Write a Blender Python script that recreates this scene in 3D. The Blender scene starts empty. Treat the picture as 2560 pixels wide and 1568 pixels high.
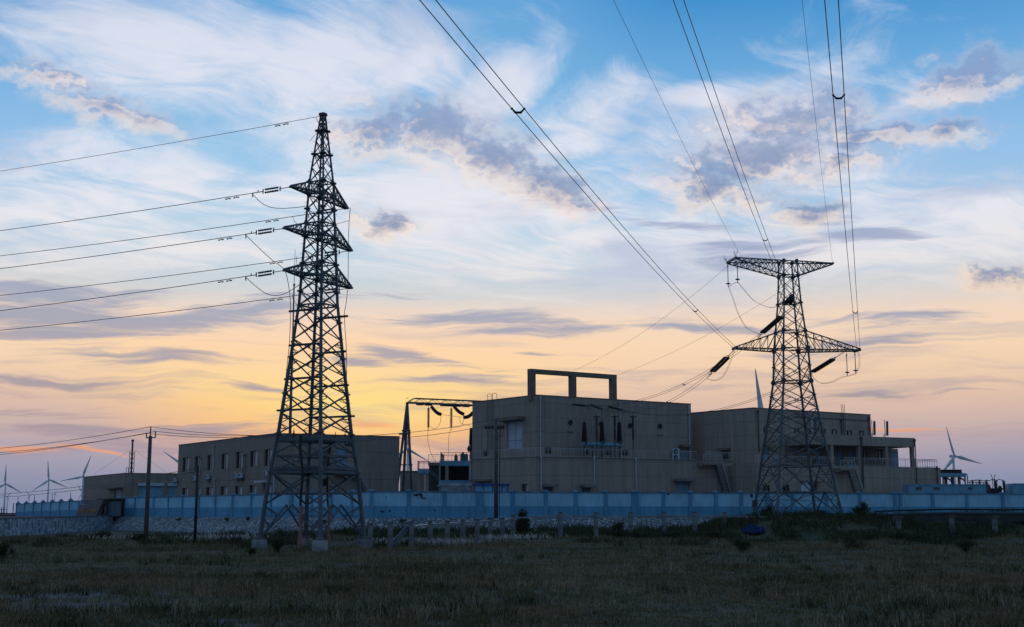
import bpy, math, random
import numpy as np
from mathutils import Vector, noise as mnoise
random.seed(7); rng = np.random.default_rng(7)
scene = bpy.context.scene
COL = scene.collection
R = math.radians
# ------------------------------------------------------------------ camera
F = 3120.0; PIT = math.atan(499.0/3120.0); EYE = 3.0
CP, SP = math.cos(PIT), math.sin(PIT)
cam = bpy.data.cameras.new('camera'); camo = bpy.data.objects.new('camera', cam); COL.objects.link(camo)
cam.sensor_width = 36.0; cam.lens = 36.0*F/2560.0
cam.clip_start = 0.5; cam.clip_end = 60000
camo.location = (0, 0, EYE); camo.rotation_euler = (math.pi/2+PIT, 0, 0)
scene.camera = camo
def ray(px, py):
    u = (px-1280.0)/F; v = (784.0-py)/F
    return Vector((u, CP-v*SP, SP+v*CP))
def at(px, py, Y):
    d = ray(px, py); t = Y/d.y
    return Vector((d.x*t, Y, EYE+d.z*t))
def atz(px, py, z):
    d = ray(px, py); t = (z-EYE)/d.z
    return Vector((d.x*t, d.y*t, z))
def zat(py, Y): return at(1280, py, Y).z
def hit(px, py, P0, P1):
    """where the sight line of a photo point meets the upright plane through two plan points: distance along, height"""
    d = ray(px, py); ex, ey = P1[0]-P0[0], P1[1]-P0[1]; L = math.hypot(ex, ey)
    det = d.x*(-ey)+ex*d.y
    t = (P0[0]*(-ey)+ex*P0[1])/det
    x, y = d.x*t, d.y*t
    return ((x-P0[0])*ex+(y-P0[1])*ey)/L, EYE+d.z*t
def lerp(a, b, t): return a+(b-a)*t
def sm(a, b, x):
    t = min(1, max(0, (x-a)/(b-a))); return t*t*(3-2*t)
ORD = ['first','second','third','fourth','fifth','sixth','seventh','eighth','ninth','tenth','eleventh','twelfth','thirteenth','fourteenth','fifteenth','sixteenth','seventeenth','eighteenth','nineteenth','twentieth','twenty-first','twenty-second','twenty-third','twenty-fourth','twenty-fifth','twenty-sixth']
# ------------------------------------------------------------------ mesh collector
class MB:
    def __init__(s): s.v = []; s.f = []; s.smooth = False
    def add(s, vs, fs):
        o = len(s.v); s.v += [tuple(p) for p in vs]; s.f += [tuple(i+o for i in f) for f in fs]; return s
    def obox(s, c, a, b, d):
        c, a, b, d = Vector(c), Vector(a), Vector(b), Vector(d)
        vs = [c-a-b-d, c+a-b-d, c+a+b-d, c-a+b-d, c-a-b+d, c+a-b+d, c+a+b+d, c-a+b+d]
        fs = [(0,3,2,1),(4,5,6,7),(0,1,5,4),(1,2,6,5),(2,3,7,6),(3,0,4,7)]
        if a.cross(b).dot(d) < 0: fs = [f[::-1] for f in fs]
        return s.add(vs, fs)
    def box(s, c, size, az=0):
        ca, sa = math.cos(az), math.sin(az)
        return s.obox(c, Vector((ca,sa,0))*size[0]/2, Vector((-sa,ca,0))*size[1]/2, Vector((0,0,size[2]/2)))
    def bar(s, p, q, w, h=None):
        p, q = Vector(p), Vector(q); d = q-p
        if d.length < 1e-6: return s
        n = d.normalized(); up = Vector((0,0,1)) if abs(n.z) < .95 else Vector((1,0,0))
        a = n.cross(up).normalized(); b = a.cross(n).normalized()
        return s.obox((p+q)/2, a*w/2, d/2, b*(h or w)/2)
    def ring(s, c, a, b, r, n):
        return [c+a*(r*math.cos(2*math.pi*k/n))+b*(r*math.sin(2*math.pi*k/n)) for k in range(n)]
    def tube(s, pts, r, n=6, cap=True):
        pts = [Vector(p) for p in pts]; m = len(pts)
        rs = r if isinstance(r, (list, tuple)) else [r]*m
        vs = []; fs = []; pa = None
        for i, p in enumerate(pts):
            d = (pts[min(i+1, m-1)]-pts[max(i-1, 0)]).normalized()
            if pa is None:
                up = Vector((0,0,1)) if abs(d.z) < .95 else Vector((1,0,0)); a = d.cross(up).normalized()
            else: a = (pa-d*pa.dot(d)).normalized()
            pa = a; b = d.cross(a)
            vs += s.ring(p, a, b, rs[i], n)
        for i in range(m-1):
            for k in range(n):
                k2 = (k+1) % n
                fs.append((i*n+k, i*n+k2, (i+1)*n+k2, (i+1)*n+k))
        if cap: fs += [tuple(range(n))[::-1], tuple(range((m-1)*n, m*n))]
        return s.add(vs, fs)
    def lathe(s, p, q, prof, n=10):
        """prof: (fraction from p to q, radius)"""
        p, q = Vector(p), Vector(q); d = (q-p)
        nn = d.normalized(); up = Vector((0,0,1)) if abs(nn.z) < .95 else Vector((1,0,0))
        a = nn.cross(up).normalized(); b = nn.cross(a)
        vs = []; fs = []; m = len(prof)
        for t, r in prof: vs += s.ring(p+d*t, a, b, r, n)
        for i in range(m-1):
            for k in range(n):
                k2 = (k+1) % n
                fs.append((i*n+k, i*n+k2, (i+1)*n+k2, (i+1)*n+k))
        fs += [tuple(range(n))[::-1], tuple(range((m-1)*n, m*n))]
        return s.add(vs, fs)
def sheds(n, r0, r1, core=.35):
    pr = [(0, r0*core)]
    for i in range(n):
        t = (i+.15)/n; t2 = (i+.5)/n; t3 = (i+.85)/n; r = r0+(r1-r0)*(i/n)
        pr += [(t, r*core), (t2, r), (t3, r*core)]
    return pr+[(1, r1*core)]
def obj(name, mb, mat, parent=None, origin=None):
    vs = mb.v
    if parent is not None: off = Vector(parent.get('_w', (0,0,0)))
    else:
        if origin is None:
            A = np.array(vs); origin = ((A[:,0].min()+A[:,0].max())/2, (A[:,1].min()+A[:,1].max())/2, A[:,2].min())
        off = Vector(origin)
    me = bpy.data.meshes.new(name)
    A = np.array(vs, dtype=float)-np.array(off)
    me.from_pydata(A.tolist(), [], mb.f); me.update()
    uv = me.uv_layers.new(name='UVMap').data
    for p in me.polygons:
        n = p.normal
        if abs(n.z) < .75:
            tx, ty = -n.y, n.x; l = math.hypot(tx, ty) or 1; tx /= l; ty /= l
            for li in p.loop_indices:
                c = vs[me.loops[li].vertex_index]; uv[li].uv = (c[0]*tx+c[1]*ty, c[2])
        else:
            for li in p.loop_indices:
                c = vs[me.loops[li].vertex_index]; uv[li].uv = (c[0], c[1])
    if mb.smooth: me.polygons.foreach_set('use_smooth', [True]*len(me.polygons))
    if mat: me.materials.append(mat)
    o = bpy.data.objects.new(name, me); COL.objects.link(o)
    if parent is not None: o.parent = parent; o['_w'] = tuple(off)
    else: o.location = off; o['_w'] = tuple(off)
    return o
def tag(o, label, cat, group=None):
    o['label'] = label; o['category'] = cat
    if group: o['group'] = group
    return o
def thing(name, label, cat, loc, group=None):
    o = bpy.data.objects.new(name, None); COL.objects.link(o); o.empty_display_size = .3
    o.location = loc; o['_w'] = tuple(loc)
    return tag(o, label, cat, group)
def structure(o, kind='structure'): o['kind'] = kind; return o
def copy_tree(o, loc, label, parent=None, rz=None):
    c = o.copy(); COL.objects.link(c)
    if parent is None:
        c.location = loc; c['label'] = label
        if rz is not None: c.rotation_euler.z = rz
    else: c.parent = parent
    for ch in list(o.children): copy_tree(ch, None, None, c)
    return c
# ------------------------------------------------------------------ materials
def srgb(r, g, b):
    f = lambda c: (c/255/12.92) if c/255 <= .04045 else ((c/255+.055)/1.055)**2.4
    return (f(r), f(g), f(b), 1)
def newmat(name):
    m = bpy.data.materials.new(name); m.use_nodes = True
    nt = m.node_tree; return m, nt, nt.nodes['Principled BSDF']
def mat(name, col, rough=.7, metal=0.0, var=.25, scale=2.0, bump=0.0, bscale=20, spec=.3):
    m, nt, b = newmat(name); N = nt.nodes; L = nt.links
    tc = N.new('ShaderNodeTexCoord')
    no = N.new('ShaderNodeTexNoise'); no.inputs['Scale'].default_value = scale; no.inputs['Detail'].default_value = 6
    L.new(tc.outputs['Object'], no.inputs['Vector'])
    mx = N.new('ShaderNodeMix'); mx.data_type = 'RGBA'
    rm = N.new('ShaderNodeMapRange'); rm.inputs[1].default_value = .3; rm.inputs[2].default_value = .7
    L.new(no.outputs[0], rm.inputs[0]); L.new(rm.outputs[0], mx.inputs[0])
    mx.inputs[6].default_value = tuple(c*(1-var) for c in col[:3])+(1,)
    mx.inputs[7].default_value = tuple(min(1, c*(1+var)) for c in col[:3])+(1,)
    L.new(mx.outputs[2], b.inputs['Base Color'])
    b.inputs['Roughness'].default_value = rough; b.inputs['Metallic'].default_value = metal
    b.inputs['Specular IOR Level'].default_value = spec
    if bump:
        n2 = N.new('ShaderNodeTexNoise'); n2.inputs['Scale'].default_value = bscale; n2.inputs['Detail'].default_value = 4
        L.new(tc.outputs['Object'], n2.inputs['Vector'])
        bp = N.new('ShaderNodeBump'); bp.inputs['Strength'].default_value = bump; bp.inputs['Distance'].default_value = .05
        L.new(n2.outputs[0], bp.inputs['Height']); L.new(bp.outputs[0], b.inputs['Normal'])
    return m
def tile_mat(name, col, joint, bw=1.9, bh=1.15):
    """clad wall: small tiles, panel joints, rain streaks"""
    m, nt, b = newmat(name); N = nt.nodes; L = nt.links
    uv = N.new('ShaderNodeUVMap'); uv.uv_map = 'UVMap'
    br = N.new('ShaderNodeTexBrick'); br.offset = 0; br.inputs['Scale'].default_value = 1
    br.inputs['Brick Width'].default_value = bw; br.inputs['Row Height'].default_value = bh*1.7
    br.inputs['Mortar Size'].default_value = .024; br.inputs['Mortar Smooth'].default_value = .2
    br.inputs['Color1'].default_value = col; br.inputs['Color2'].default_value = tuple(c*.9 for c in col[:3])+(1,)
    br.inputs['Mortar'].default_value = joint
    L.new(uv.outputs[0], br.inputs['Vector'])
    b2 = N.new('ShaderNodeTexBrick'); b2.inputs['Scale'].default_value = 1; b2.offset = .5
    b2.inputs['Brick Width'].default_value = .24; b2.inputs['Row Height'].default_value = .085; b2.inputs['Mortar Size'].default_value = .01
    b2.inputs['Color1'].default_value = (1.10,1.09,1.08,1); b2.inputs['Color2'].default_value = (.90,.90,.90,1); b2.inputs['Mortar'].default_value = (.85,.85,.85,1)
    L.new(uv.outputs[0], b2.inputs['Vector'])
    mu = N.new('ShaderNodeMix'); mu.data_type = 'RGBA'; mu.blend_type = 'MULTIPLY'; mu.inputs[0].default_value = 1
    L.new(br.outputs[0], mu.inputs[6]); L.new(b2.outputs[0], mu.inputs[7])
    mp = N.new('ShaderNodeMapping'); mp.inputs['Scale'].default_value = (1.3, .16, 1); L.new(uv.outputs[0], mp.inputs['Vector'])
    no = N.new('ShaderNodeTexNoise'); no.inputs['Scale'].default_value = 1; no.inputs['Detail'].default_value = 7; L.new(mp.outputs[0], no.inputs['Vector'])
    rm = N.new('ShaderNodeMapRange'); rm.inputs[1].default_value = .3; rm.inputs[2].default_value = .75; rm.inputs[3].default_value = 1.10; rm.inputs[4].default_value = .78
    L.new(no.outputs[0], rm.inputs[0])
    m2 = N.new('ShaderNodeMix'); m2.data_type = 'RGBA'; m2.blend_type = 'MULTIPLY'; m2.inputs[0].default_value = 1
    L.new(mu.outputs[2], m2.inputs[6]); L.new(rm.outputs[0], m2.inputs[7])
    L.new(m2.outputs[2], b.inputs['Base Color']); b.inputs['Roughness'].default_value = .75; b.inputs['Specular IOR Level'].default_value = .25
    return m
def paint_mat(name, col, worn, amount=.62):
    """weathered wall paint: blotches, chips that show the render below, streaks from the coping"""
    m, nt, b = newmat(name); N = nt.nodes; L = nt.links
    uv = N.new('ShaderNodeUVMap'); uv.uv_map = 'UVMap'
    n1 = N.new('ShaderNodeTexNoise'); n1.inputs['Scale'].default_value = .35; n1.inputs['Detail'].default_value = 8; L.new(uv.outputs[0], n1.inputs['Vector'])
    mp = N.new('ShaderNodeMapping'); mp.inputs['Scale'].default_value = (2.2, .3, 1); L.new(uv.outputs[0], mp.inputs['Vector'])
    n2 = N.new('ShaderNodeTexNoise'); n2.inputs['Scale'].default_value = 1.5; n2.inputs['Detail'].default_value = 6; L.new(mp.outputs[0], n2.inputs['Vector'])
    n3 = N.new('ShaderNodeTexNoise'); n3.inputs['Scale'].default_value = 2.2; n3.inputs['Detail'].default_value = 8; n3.inputs['Roughness'].default_value = .65; L.new(uv.outputs[0], n3.inputs['Vector'])
    ad = N.new('ShaderNodeMath'); ad.operation = 'ADD'; L.new(n1.outputs[0], ad.inputs[0]); L.new(n2.outputs[0], ad.inputs[1])
    rm = N.new('ShaderNodeMapRange'); rm.inputs[1].default_value = .7; rm.inputs[2].default_value = 1.4; rm.inputs[3].default_value = 1.18; rm.inputs[4].default_value = .66; L.new(ad.outputs[0], rm.inputs[0])
    mu = N.new('ShaderNodeMix'); mu.data_type = 'RGBA'; mu.blend_type = 'MULTIPLY'; mu.inputs[0].default_value = 1; mu.inputs[6].default_value = col; L.new(rm.outputs[0], mu.inputs[7])
    cr = N.new('ShaderNodeMapRange'); cr.inputs[1].default_value = amount; cr.inputs[2].default_value = amount+.04; L.new(n3.outputs[0], cr.inputs[0])
    mx = N.new('ShaderNodeMix'); mx.data_type = 'RGBA'; L.new(cr.outputs[0], mx.inputs[0]); L.new(mu.outputs[2], mx.inputs[6]); mx.inputs[7].default_value = worn
    L.new(mx.outputs[2], b.inputs['Base Color']); b.inputs['Roughness'].default_value = .8; b.inputs['Specular IOR Level'].default_value = .2
    return m
def stone_mat(name, c1, c2, mortar, scale, mw=.06):
    m, nt, b = newmat(name); N = nt.nodes; L = nt.links
    uv = N.new('ShaderNodeUVMap'); uv.uv_map = 'UVMap'
    nz = N.new('ShaderNodeTexNoise'); nz.inputs['Scale'].default_value = 1.6; L.new(uv.outputs[0], nz.inputs['Vector'])
    ma = N.new('ShaderNodeVectorMath'); ma.operation = 'MULTIPLY_ADD'; ma.inputs[1].default_value = (.25,.25,.25)
    L.new(nz.outputs[1], ma.inputs[0]); L.new(uv.outputs[0], ma.inputs[2])
    ve = N.new('ShaderNodeTexVoronoi'); ve.feature = 'DISTANCE_TO_EDGE'; ve.inputs['Scale'].default_value = scale; L.new(ma.outputs[0], ve.inputs['Vector'])
    vc = N.new('ShaderNodeTexVoronoi'); vc.inputs['Scale'].default_value = scale; L.new(ma.outputs[0], vc.inputs['Vector'])
    sp = N.new('ShaderNodeSeparateColor'); L.new(vc.outputs['Color'], sp.inputs[0])
    mx = N.new('ShaderNodeMix'); mx.data_type = 'RGBA'; L.new(sp.outputs[0], mx.inputs[0]); mx.inputs[6].default_value = c1; mx.inputs[7].default_value = c2
    rm = N.new('ShaderNodeMapRange'); rm.inputs[1].default_value = mw*.5; rm.inputs[2].default_value = mw; L.new(ve.outputs[0], rm.inputs[0])
    m2 = N.new('ShaderNodeMix'); m2.data_type = 'RGBA'; L.new(rm.outputs[0], m2.inputs[0]); m2.inputs[6].default_value = mortar; L.new(mx.outputs[2], m2.inputs[7])
    L.new(m2.outputs[2], b.inputs['Base Color']); b.inputs['Roughness'].default_value = .85
    bp = N.new('ShaderNodeBump'); bp.inputs['Strength'].default_value = .9; bp.inputs['Distance'].default_value = .12
    r2 = N.new('ShaderNodeMapRange'); r2.inputs[1].default_value = 0; r2.inputs[2].default_value = .2; L.new(ve.outputs[0], r2.inputs[0])
    L.new(r2.outputs[0], bp.inputs['Height']); L.new(bp.outputs[0], b.inputs['Normal'])
    return m
M = {}
M['steel'] = mat('galvanised_steel', (.085,.11,.13), .55, .2, .3, .8)
M['rail'] = mat('bright_rail_steel', (.36,.40,.43), .45, .3, .2, .8)
M['darksteel'] = mat('dark_steel', (.06,.065,.075), .5, .3, .3, 2)
M['wire'] = mat('aluminium_wire', (.085,.09,.10), .5, .5, .1)
M['insul'] = mat('brown_insulator', (.045,.03,.026), .35, 0, .2, 3)
M['rubber'] = mat('black_rubber', (.02,.02,.022), .6, 0, .2, 3)
M['concrete'] = mat('weathered_concrete', (.17,.18,.185), .9, 0, .35, 1.5, .3, 8)
M['gate'] = mat('dark_teal_gate', (.05,.10,.14), .6, 0, .2, 1)
M['footing'] = mat('pale_footing_concrete', (.22,.23,.235), .9, 0, .4, 1.2, .3, 8)
M['trough_dark'] = mat('black_concrete', (.045,.045,.05), .95, 0, .4, .7, .3, 5)  # even near-black tone for the trough and its lid
M['conc_dark'] = mat('damp_concrete', (.10,.09,.085), .9, 0, .35, 2, .3, 8)
M['clad'] = tile_mat('tan_cladding', (.35,.295,.25,1), (.15,.13,.11,1))
M['clad2'] = tile_mat('brown_cladding', (.29,.245,.21,1), (.12,.105,.095,1))
M['clad3'] = tile_mat('grey_tan_cladding', (.375,.31,.26,1), (.16,.14,.12,1))
M['white'] = paint_mat('pale_blue_wall_paint', (.27,.54,.70,1), (.13,.22,.28,1), .70)
M['blue'] = paint_mat('blue_wall_paint', (.10,.31,.49,1), (.09,.16,.22,1), .63)
M['pillar'] = paint_mat('pillar_blue_paint', (.10,.30,.46,1), (.09,.16,.22,1), .70)
M['coping'] = mat('blue_grey_coping', (.10,.22,.33), .8, 0, .3, 1)
M['glass'] = mat('dark_window_glass', (.015,.018,.022), .12, 0, .1, 1, spec=.5)
M['blind'] = mat('pale_blind', (.52,.51,.52), .45, 0, .12, .6)
M['frame'] = mat('window_frame', (.07,.075,.08), .5, 0, .2)
M['doorblue'] = mat('pale_blue_door', (.16,.28,.38), .5, 0, .15, 1)
M['doorwhite'] = mat('grey_white_metal_door', (.40,.45,.52), .5, 0, .12, .7)
M['pvc'] = mat('white_pipe', (.42,.47,.52), .5, 0, .15, 1)
M['acwhite'] = mat('air_conditioner_white', (.42,.52,.58), .5, 0, .15, 2)
M['tank'] = mat('pale_blue_cabinet', (.16,.36,.48), .55, 0, .2, 1)
M['deckblue'] = mat('pale_blue_beam', (.13,.30,.42), .6, 0, .2, 1)
M['roofblue'] = mat('bright_blue_roof', (.02,.07,.28), .5, 0, .15, 1)
M['roof'] = mat('grey_roof', (.2,.2,.2), .9, 0, .3, .5)
M['dark'] = mat('dark_interior', (.03,.028,.027), .9, 0, .3)
M['turbine'] = mat('turbine_white', (.62,.66,.70), .5, 0, .05, .1)
M['orange'] = mat('orange_sleeve', (.27,.135,.105), .6, 0, .25, 3)
M['stonewall'] = stone_mat('rubble_masonry', (.10,.14,.19,1), (.26,.30,.34,1), (.44,.48,.52,1), .95, .10)
M['revet'] = stone_mat('stone_pitching', (.19,.20,.22,1), (.40,.40,.41,1), (.085,.09,.095,1), 1.7, .12)
M['granite'] = mat('dark_granite', (.10,.085,.095), .4, 0, .35, 6)
M['gold'] = mat('yellow_lettering', (.75,.42,.10), .5, 0, .2, 3)
M['pale_letter'] = mat('pale_lettering', (.45,.42,.42), .5, 0, .1, 3)
M['red_letter'] = mat('orange_red_lettering', (.65,.20,.08), .5, 0, .1, 3)
M['bark'] = mat('stem_brown', (.07,.05,.035), .9, 0, .3, 5)
M['peel'] = mat('bare_dark_render', (.03,.035,.045), .9, 0, .3, 5)
# ------------------------------------------------------------------ sky
def ae(px, py):
    d = ray(px, py).normalized(); return math.degrees(math.atan2(d.x, d.y)), math.degrees(math.asin(d.z))
SUN_A, SUN_E = ae(862, 1010)
W = bpy.data.worlds.new('World'); scene.world = W; W.use_nodes = True
wt = W.node_tree; wt.nodes.clear()
class G:
    def __init__(s, t): s.t = t; s.N = t.nodes; s.L = t.links
    def put(s, sock, v):
        if isinstance(v, bpy.types.NodeSocket): s.L.new(v, sock)
        elif v is not None: sock.default_value = v
    def m(s, op, a, b=None, c=None, clamp=False):
        n = s.N.new('ShaderNodeMath'); n.operation = op; n.use_clamp = clamp
        s.put(n.inputs[0], a)
        if b is not None: s.put(n.inputs[1], b)
        if c is not None: s.put(n.inputs[2], c)
        return n.outputs[0]
    def ss(s, x, a, b, lo=0., hi=1.):
        n = s.N.new('ShaderNodeMapRange'); n.interpolation_type = 'SMOOTHSTEP'
        s.put(n.inputs[0], x); n.inputs[1].default_value = a; n.inputs[2].default_value = b; n.inputs[3].default_value = lo; n.inputs[4].default_value = hi
        return n.outputs[0]
    def vec(s, x, y, z=0.):
        n = s.N.new('ShaderNodeCombineXYZ'); s.put(n.inputs[0], x); s.put(n.inputs[1], y); s.put(n.inputs[2], z); return n.outputs[0]
    def noise(s, v, scale, detail=6, rough=.55, dist=0.):
        n = s.N.new('ShaderNodeTexNoise'); n.inputs['Scale'].default_value = scale; n.inputs['Detail'].default_value = detail
        n.inputs['Roughness'].default_value = rough; n.inputs['Distortion'].default_value = dist; s.put(n.inputs['Vector'], v); return n.outputs[0]
    def mix(s, f, a, b, bt='MIX'):
        n = s.N.new('ShaderNodeMix'); n.data_type = 'RGBA'; n.blend_type = bt
        s.put(n.inputs[0], f); s.put(n.inputs[6], a); s.put(n.inputs[7], b); return n.outputs[2]
    def ramp(s, x, stops):
        n = s.N.new('ShaderNodeValToRGB'); s.put(n.inputs[0], x); cr = n.color_ramp
        while len(cr.elements) < len(stops): cr.elements.new(.5)
        for el, (p, c) in zip(cr.elements, stops): el.position = p; el.color = srgb(*c)
        return n.outputs[0]
g = G(wt)
tc = wt.nodes.new('ShaderNodeTexCoord')
sx = wt.nodes.new('ShaderNodeSeparateXYZ'); wt.links.new(tc.outputs['Generated'], sx.inputs[0])
X, Y, Z = sx.outputs
E = g.m('MULTIPLY', g.m('ARCSINE', Z), 57.2958)
A = g.m('MULTIPLY', g.m('ARCTAN2', X, Y), 57.2958)
aA = g.m('ABSOLUTE', A)
dA = g.m('ABSOLUTE', g.m('SUBTRACT', A, SUN_A))
e30 = g.m('DIVIDE', g.m('MAXIMUM', E, 0.), 30.)
S = lambda L: [(e/30., c) for e, c in L]
near = g.ramp(e30, S([(0,(148,152,182)),(1.5,(168,155,172)),(2.6,(212,164,144)),(3.6,(250,188,128)),(4.9,(255,209,140)),(6,(255,216,158)),(7.5,(254,215,174)),(8.9,(242,216,196)),(10,(206,212,216)),(11.5,(188,212,228)),(13.2,(180,209,231)),(16,(152,198,234)),(20,(118,178,225)),(24,(94,160,216)),(30,(58,128,204))]))
far = g.ramp(e30, S([(0,(132,146,182)),(1.6,(148,154,182)),(2.6,(172,163,180)),(3.7,(204,178,174)),(5.1,(228,194,172)),(6.4,(244,210,178)),(7.5,(250,217,184)),(8.8,(244,217,194)),(9.9,(214,212,212)),(11,(192,208,224)),(13.2,(166,200,230)),(16,(146,192,234)),(20,(104,168,220)),(23,(64,144,206)),(30,(40,112,192))]))
dlow = g.m('SUBTRACT', dA, g.m('MULTIPLY', g.m('MINIMUM', E, 8.), .9))
sky = g.mix(g.ss(dlow, 0., 9.), near, far)
# sun glow on the horizon
gx = g.m('DIVIDE', g.m('SUBTRACT', A, SUN_A+.6), 4.2); gy = g.m('DIVIDE', g.m('SUBTRACT', E, SUN_E-.1), 1.25)
gd = g.m('ADD', g.m('MULTIPLY', gx, gx), g.m('MULTIPLY', gy, gy))
glow = g.m('EXPONENT', g.m('MULTIPLY', gd, -1.))
sky = g.mix(g.m('MULTIPLY', glow, .9), sky, srgb(255, 224, 138))
# cirrus sheet, seen in perspective
den = g.m('ADD', g.m('MAXIMUM', Z, 0.), .10)
U = g.m('DIVIDE', X, den); V = g.m('DIVIDE', Y, den)
wv = g.noise(g.vec(U, V, 3.), 1.1, 3, .5)
wv2 = g.noise(g.vec(U, V, 9.), 1.3, 3, .5)
U2 = g.m('ADD', U, g.m('MULTIPLY', wv, .7)); V2 = g.m('ADD', V, g.m('MULTIPLY', wv2, .7))
# streaks run up to the right
c35, s35 = math.cos(R(35)), math.sin(R(35))
Ur = g.m('ADD', g.m('MULTIPLY', U2, c35), g.m('MULTIPLY', V2, s35)); Vr = g.m('SUBTRACT', g.m('MULTIPLY', V2, c35), g.m('MULTIPLY', U2, s35))
cir = g.noise(g.vec(g.m('MULTIPLY', Ur, .9), g.m('MULTIPLY', Vr, 2.4), 1.), 2.3, 8, .64, .6)
cir2 = g.noise(g.vec(U2, V2, 7.), 4.2, 7, .64, .4)
# soft areas where the sheet is thick: (px, py, rx, ry, weight) of the photograph, turned into sky angles
def blob(a, e, px, py, rx, ry, tilt=0.):
    a0, e0 = ae(px, py); k = 57.3/F
    ca, sa = math.cos(R(tilt)), math.sin(R(tilt))
    da = g.m('SUBTRACT', a, a0); de = g.m('SUBTRACT', e, e0)
    xr = g.m('ADD', g.m('MULTIPLY', da, ca/(rx*k)), g.m('MULTIPLY', de, sa/(rx*k)))
    yr = g.m('SUBTRACT', g.m('MULTIPLY', de, ca/(ry*k)), g.m('MULTIPLY', da, sa/(ry*k)))
    return g.m('SUBTRACT', 1., g.m('SQRT', g.m('ADD', g.m('MULTIPLY', xr, xr), g.m('MULTIPLY', yr, yr))))
def maxof(L):
    r = L[0]
    for x in L[1:]: r = g.m('MAXIMUM', r, x)
    return r
thick = maxof([blob(A, E, *b) for b in [(420,120,640,190,-10),(850,170,360,190,10),(330,430,420,130,5),(980,190,200,90,30),(150,520,380,120,8),(1180,480,620,260,-18),(900,420,520,230,0),(1780,240,300,50,3),(1950,360,520,200,0),(1500,640,900,160,-4),(2280,275,170,48,3),(2450,560,360,190,12),(420,620,560,90,5),(1480,300,260,110,25),(1250,230,170,90,30),(2150,600,500,150,5)]])
veil = g.ss(blob(A, E, 1130, 500, 430, 190, -10), -.2, .8)
thick = g.m('MAXIMUM', g.ss(thick, -.5, .9), g.m('MULTIPLY', veil, 1.25))
cd = g.m('ADD', g.m('MULTIPLY', cir, .6), g.m('MULTIPLY', cir2, .4))
cd = g.m('ADD', cd, g.m('MULTIPLY', g.m('SUBTRACT', thick, .45), .24))
cmask = g.m('MULTIPLY', g.ss(cd, .42, .70), g.ss(E, 6.5, 12.))
ccol = g.ramp(e30, S([(0,(250,214,186)),(6,(250,220,196)),(9,(244,232,226)),(13,(238,236,242)),(20,(232,232,243)),(30,(190,205,230))]))
ccol = g.mix(g.m('MULTIPLY', g.ss(g.noise(g.vec(U2, V2, 31.), 1.5, 5, .6), .47, .68), .8), ccol, srgb(178, 190, 218))
sky = g.mix(g.m('MULTIPLY', cmask, .88), sky, ccol)
# flat cloud bands low over the horizon
wb = g.noise(g.vec(g.m('MULTIPLY', A, .09), g.m('MULTIPLY', E, .25), 5.), 1.2, 4, .5)
Ew = g.m('ADD', g.m('ADD', E, g.m('MULTIPLY', A, -.012)), g.m('MULTIPLY', g.m('SUBTRACT', wb, .5), 2.2))
bn = g.noise(g.vec(g.m('MULTIPLY', A, .075), g.m('MULTIPLY', Ew, 1.0), 2.), 1.35, 7, .62, .3)
bands = maxof([blob(A, Ew, *b) for b in [(280,800,420,42,3),(150,735,420,60,3),(600,765,420,36,8),(640,960,110,15,-3),(420,880,220,24,0),(1000,880,200,26,-12),(1170,950,150,22,4),(1240,800,420,34,-6),(1330,884,60,8,0),(120,1060,420,60,-4),(520,1075,300,40,-3),(2180,868,150,16,0),(2150,985,110,8,0),(2420,980,120,7,0),(1800,900,240,20,0),(1750,820,300,20,-3),(2300,800,300,22,0),(60,940,200,14,0),(900,910,100,14,-6),(1620,560,420,34,-14),(2140,600,150,46,-12),(1880,640,240,40,0)]])
bm = g.ss(g.m('ADD', g.m('MULTIPLY', bands, .6), g.m('MULTIPLY', g.m('SUBTRACT', bn, .5), 2.8)), .04, .6)
bm2 = g.m('MULTIPLY', g.ss(bn, .47, .66), g.m('MULTIPLY', g.ss(E, .3, 2.5), g.ss(E, 10.5, 6.)))
bcol = g.ramp(e30, S([(0,(140,144,174)),(2.5,(168,150,168)),(4.5,(164,150,158)),(6.5,(162,156,170)),(9,(152,162,186)),(14,(160,172,205)),(30,(150,170,210))]))
sky = g.mix(g.m('MULTIPLY', bm2, .42), sky, bcol)
sky = g.mix(g.m('MULTIPLY', bm, .85), sky, bcol)
# bright gaps
bn2 = g.noise(g.vec(g.m('MULTIPLY', A, .045), g.m('MULTIPLY', Ew, .8), 12.), 1.3, 6, .6, .3)
gl2 = g.m('MULTIPLY', g.ss(bn2, .54, .72), g.m('MULTIPLY', g.ss(E, 1.6, 3.4), g.ss(E, 9., 6.)))
sky = g.mix(g.m('MULTIPLY', gl2, g.ss(dA, 22., 4., .1, .55)), sky, srgb(255, 230, 190))
redb = maxof([blob(A, Ew, *b) for b in [(30,1105,150,14,-6),(930,1070,160,20,-3),(640,1085,130,14,0),(2200,1085,200,6,0),(240,1120,120,9,-8)]])
rm_ = g.m('MULTIPLY', g.ss(g.m('ADD', redb, g.m('MULTIPLY', g.m('SUBTRACT', bn2, .5), 1.6)), .1, .8), .75)
sky = g.mix(rm_, sky, srgb(244, 164, 116))
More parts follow.
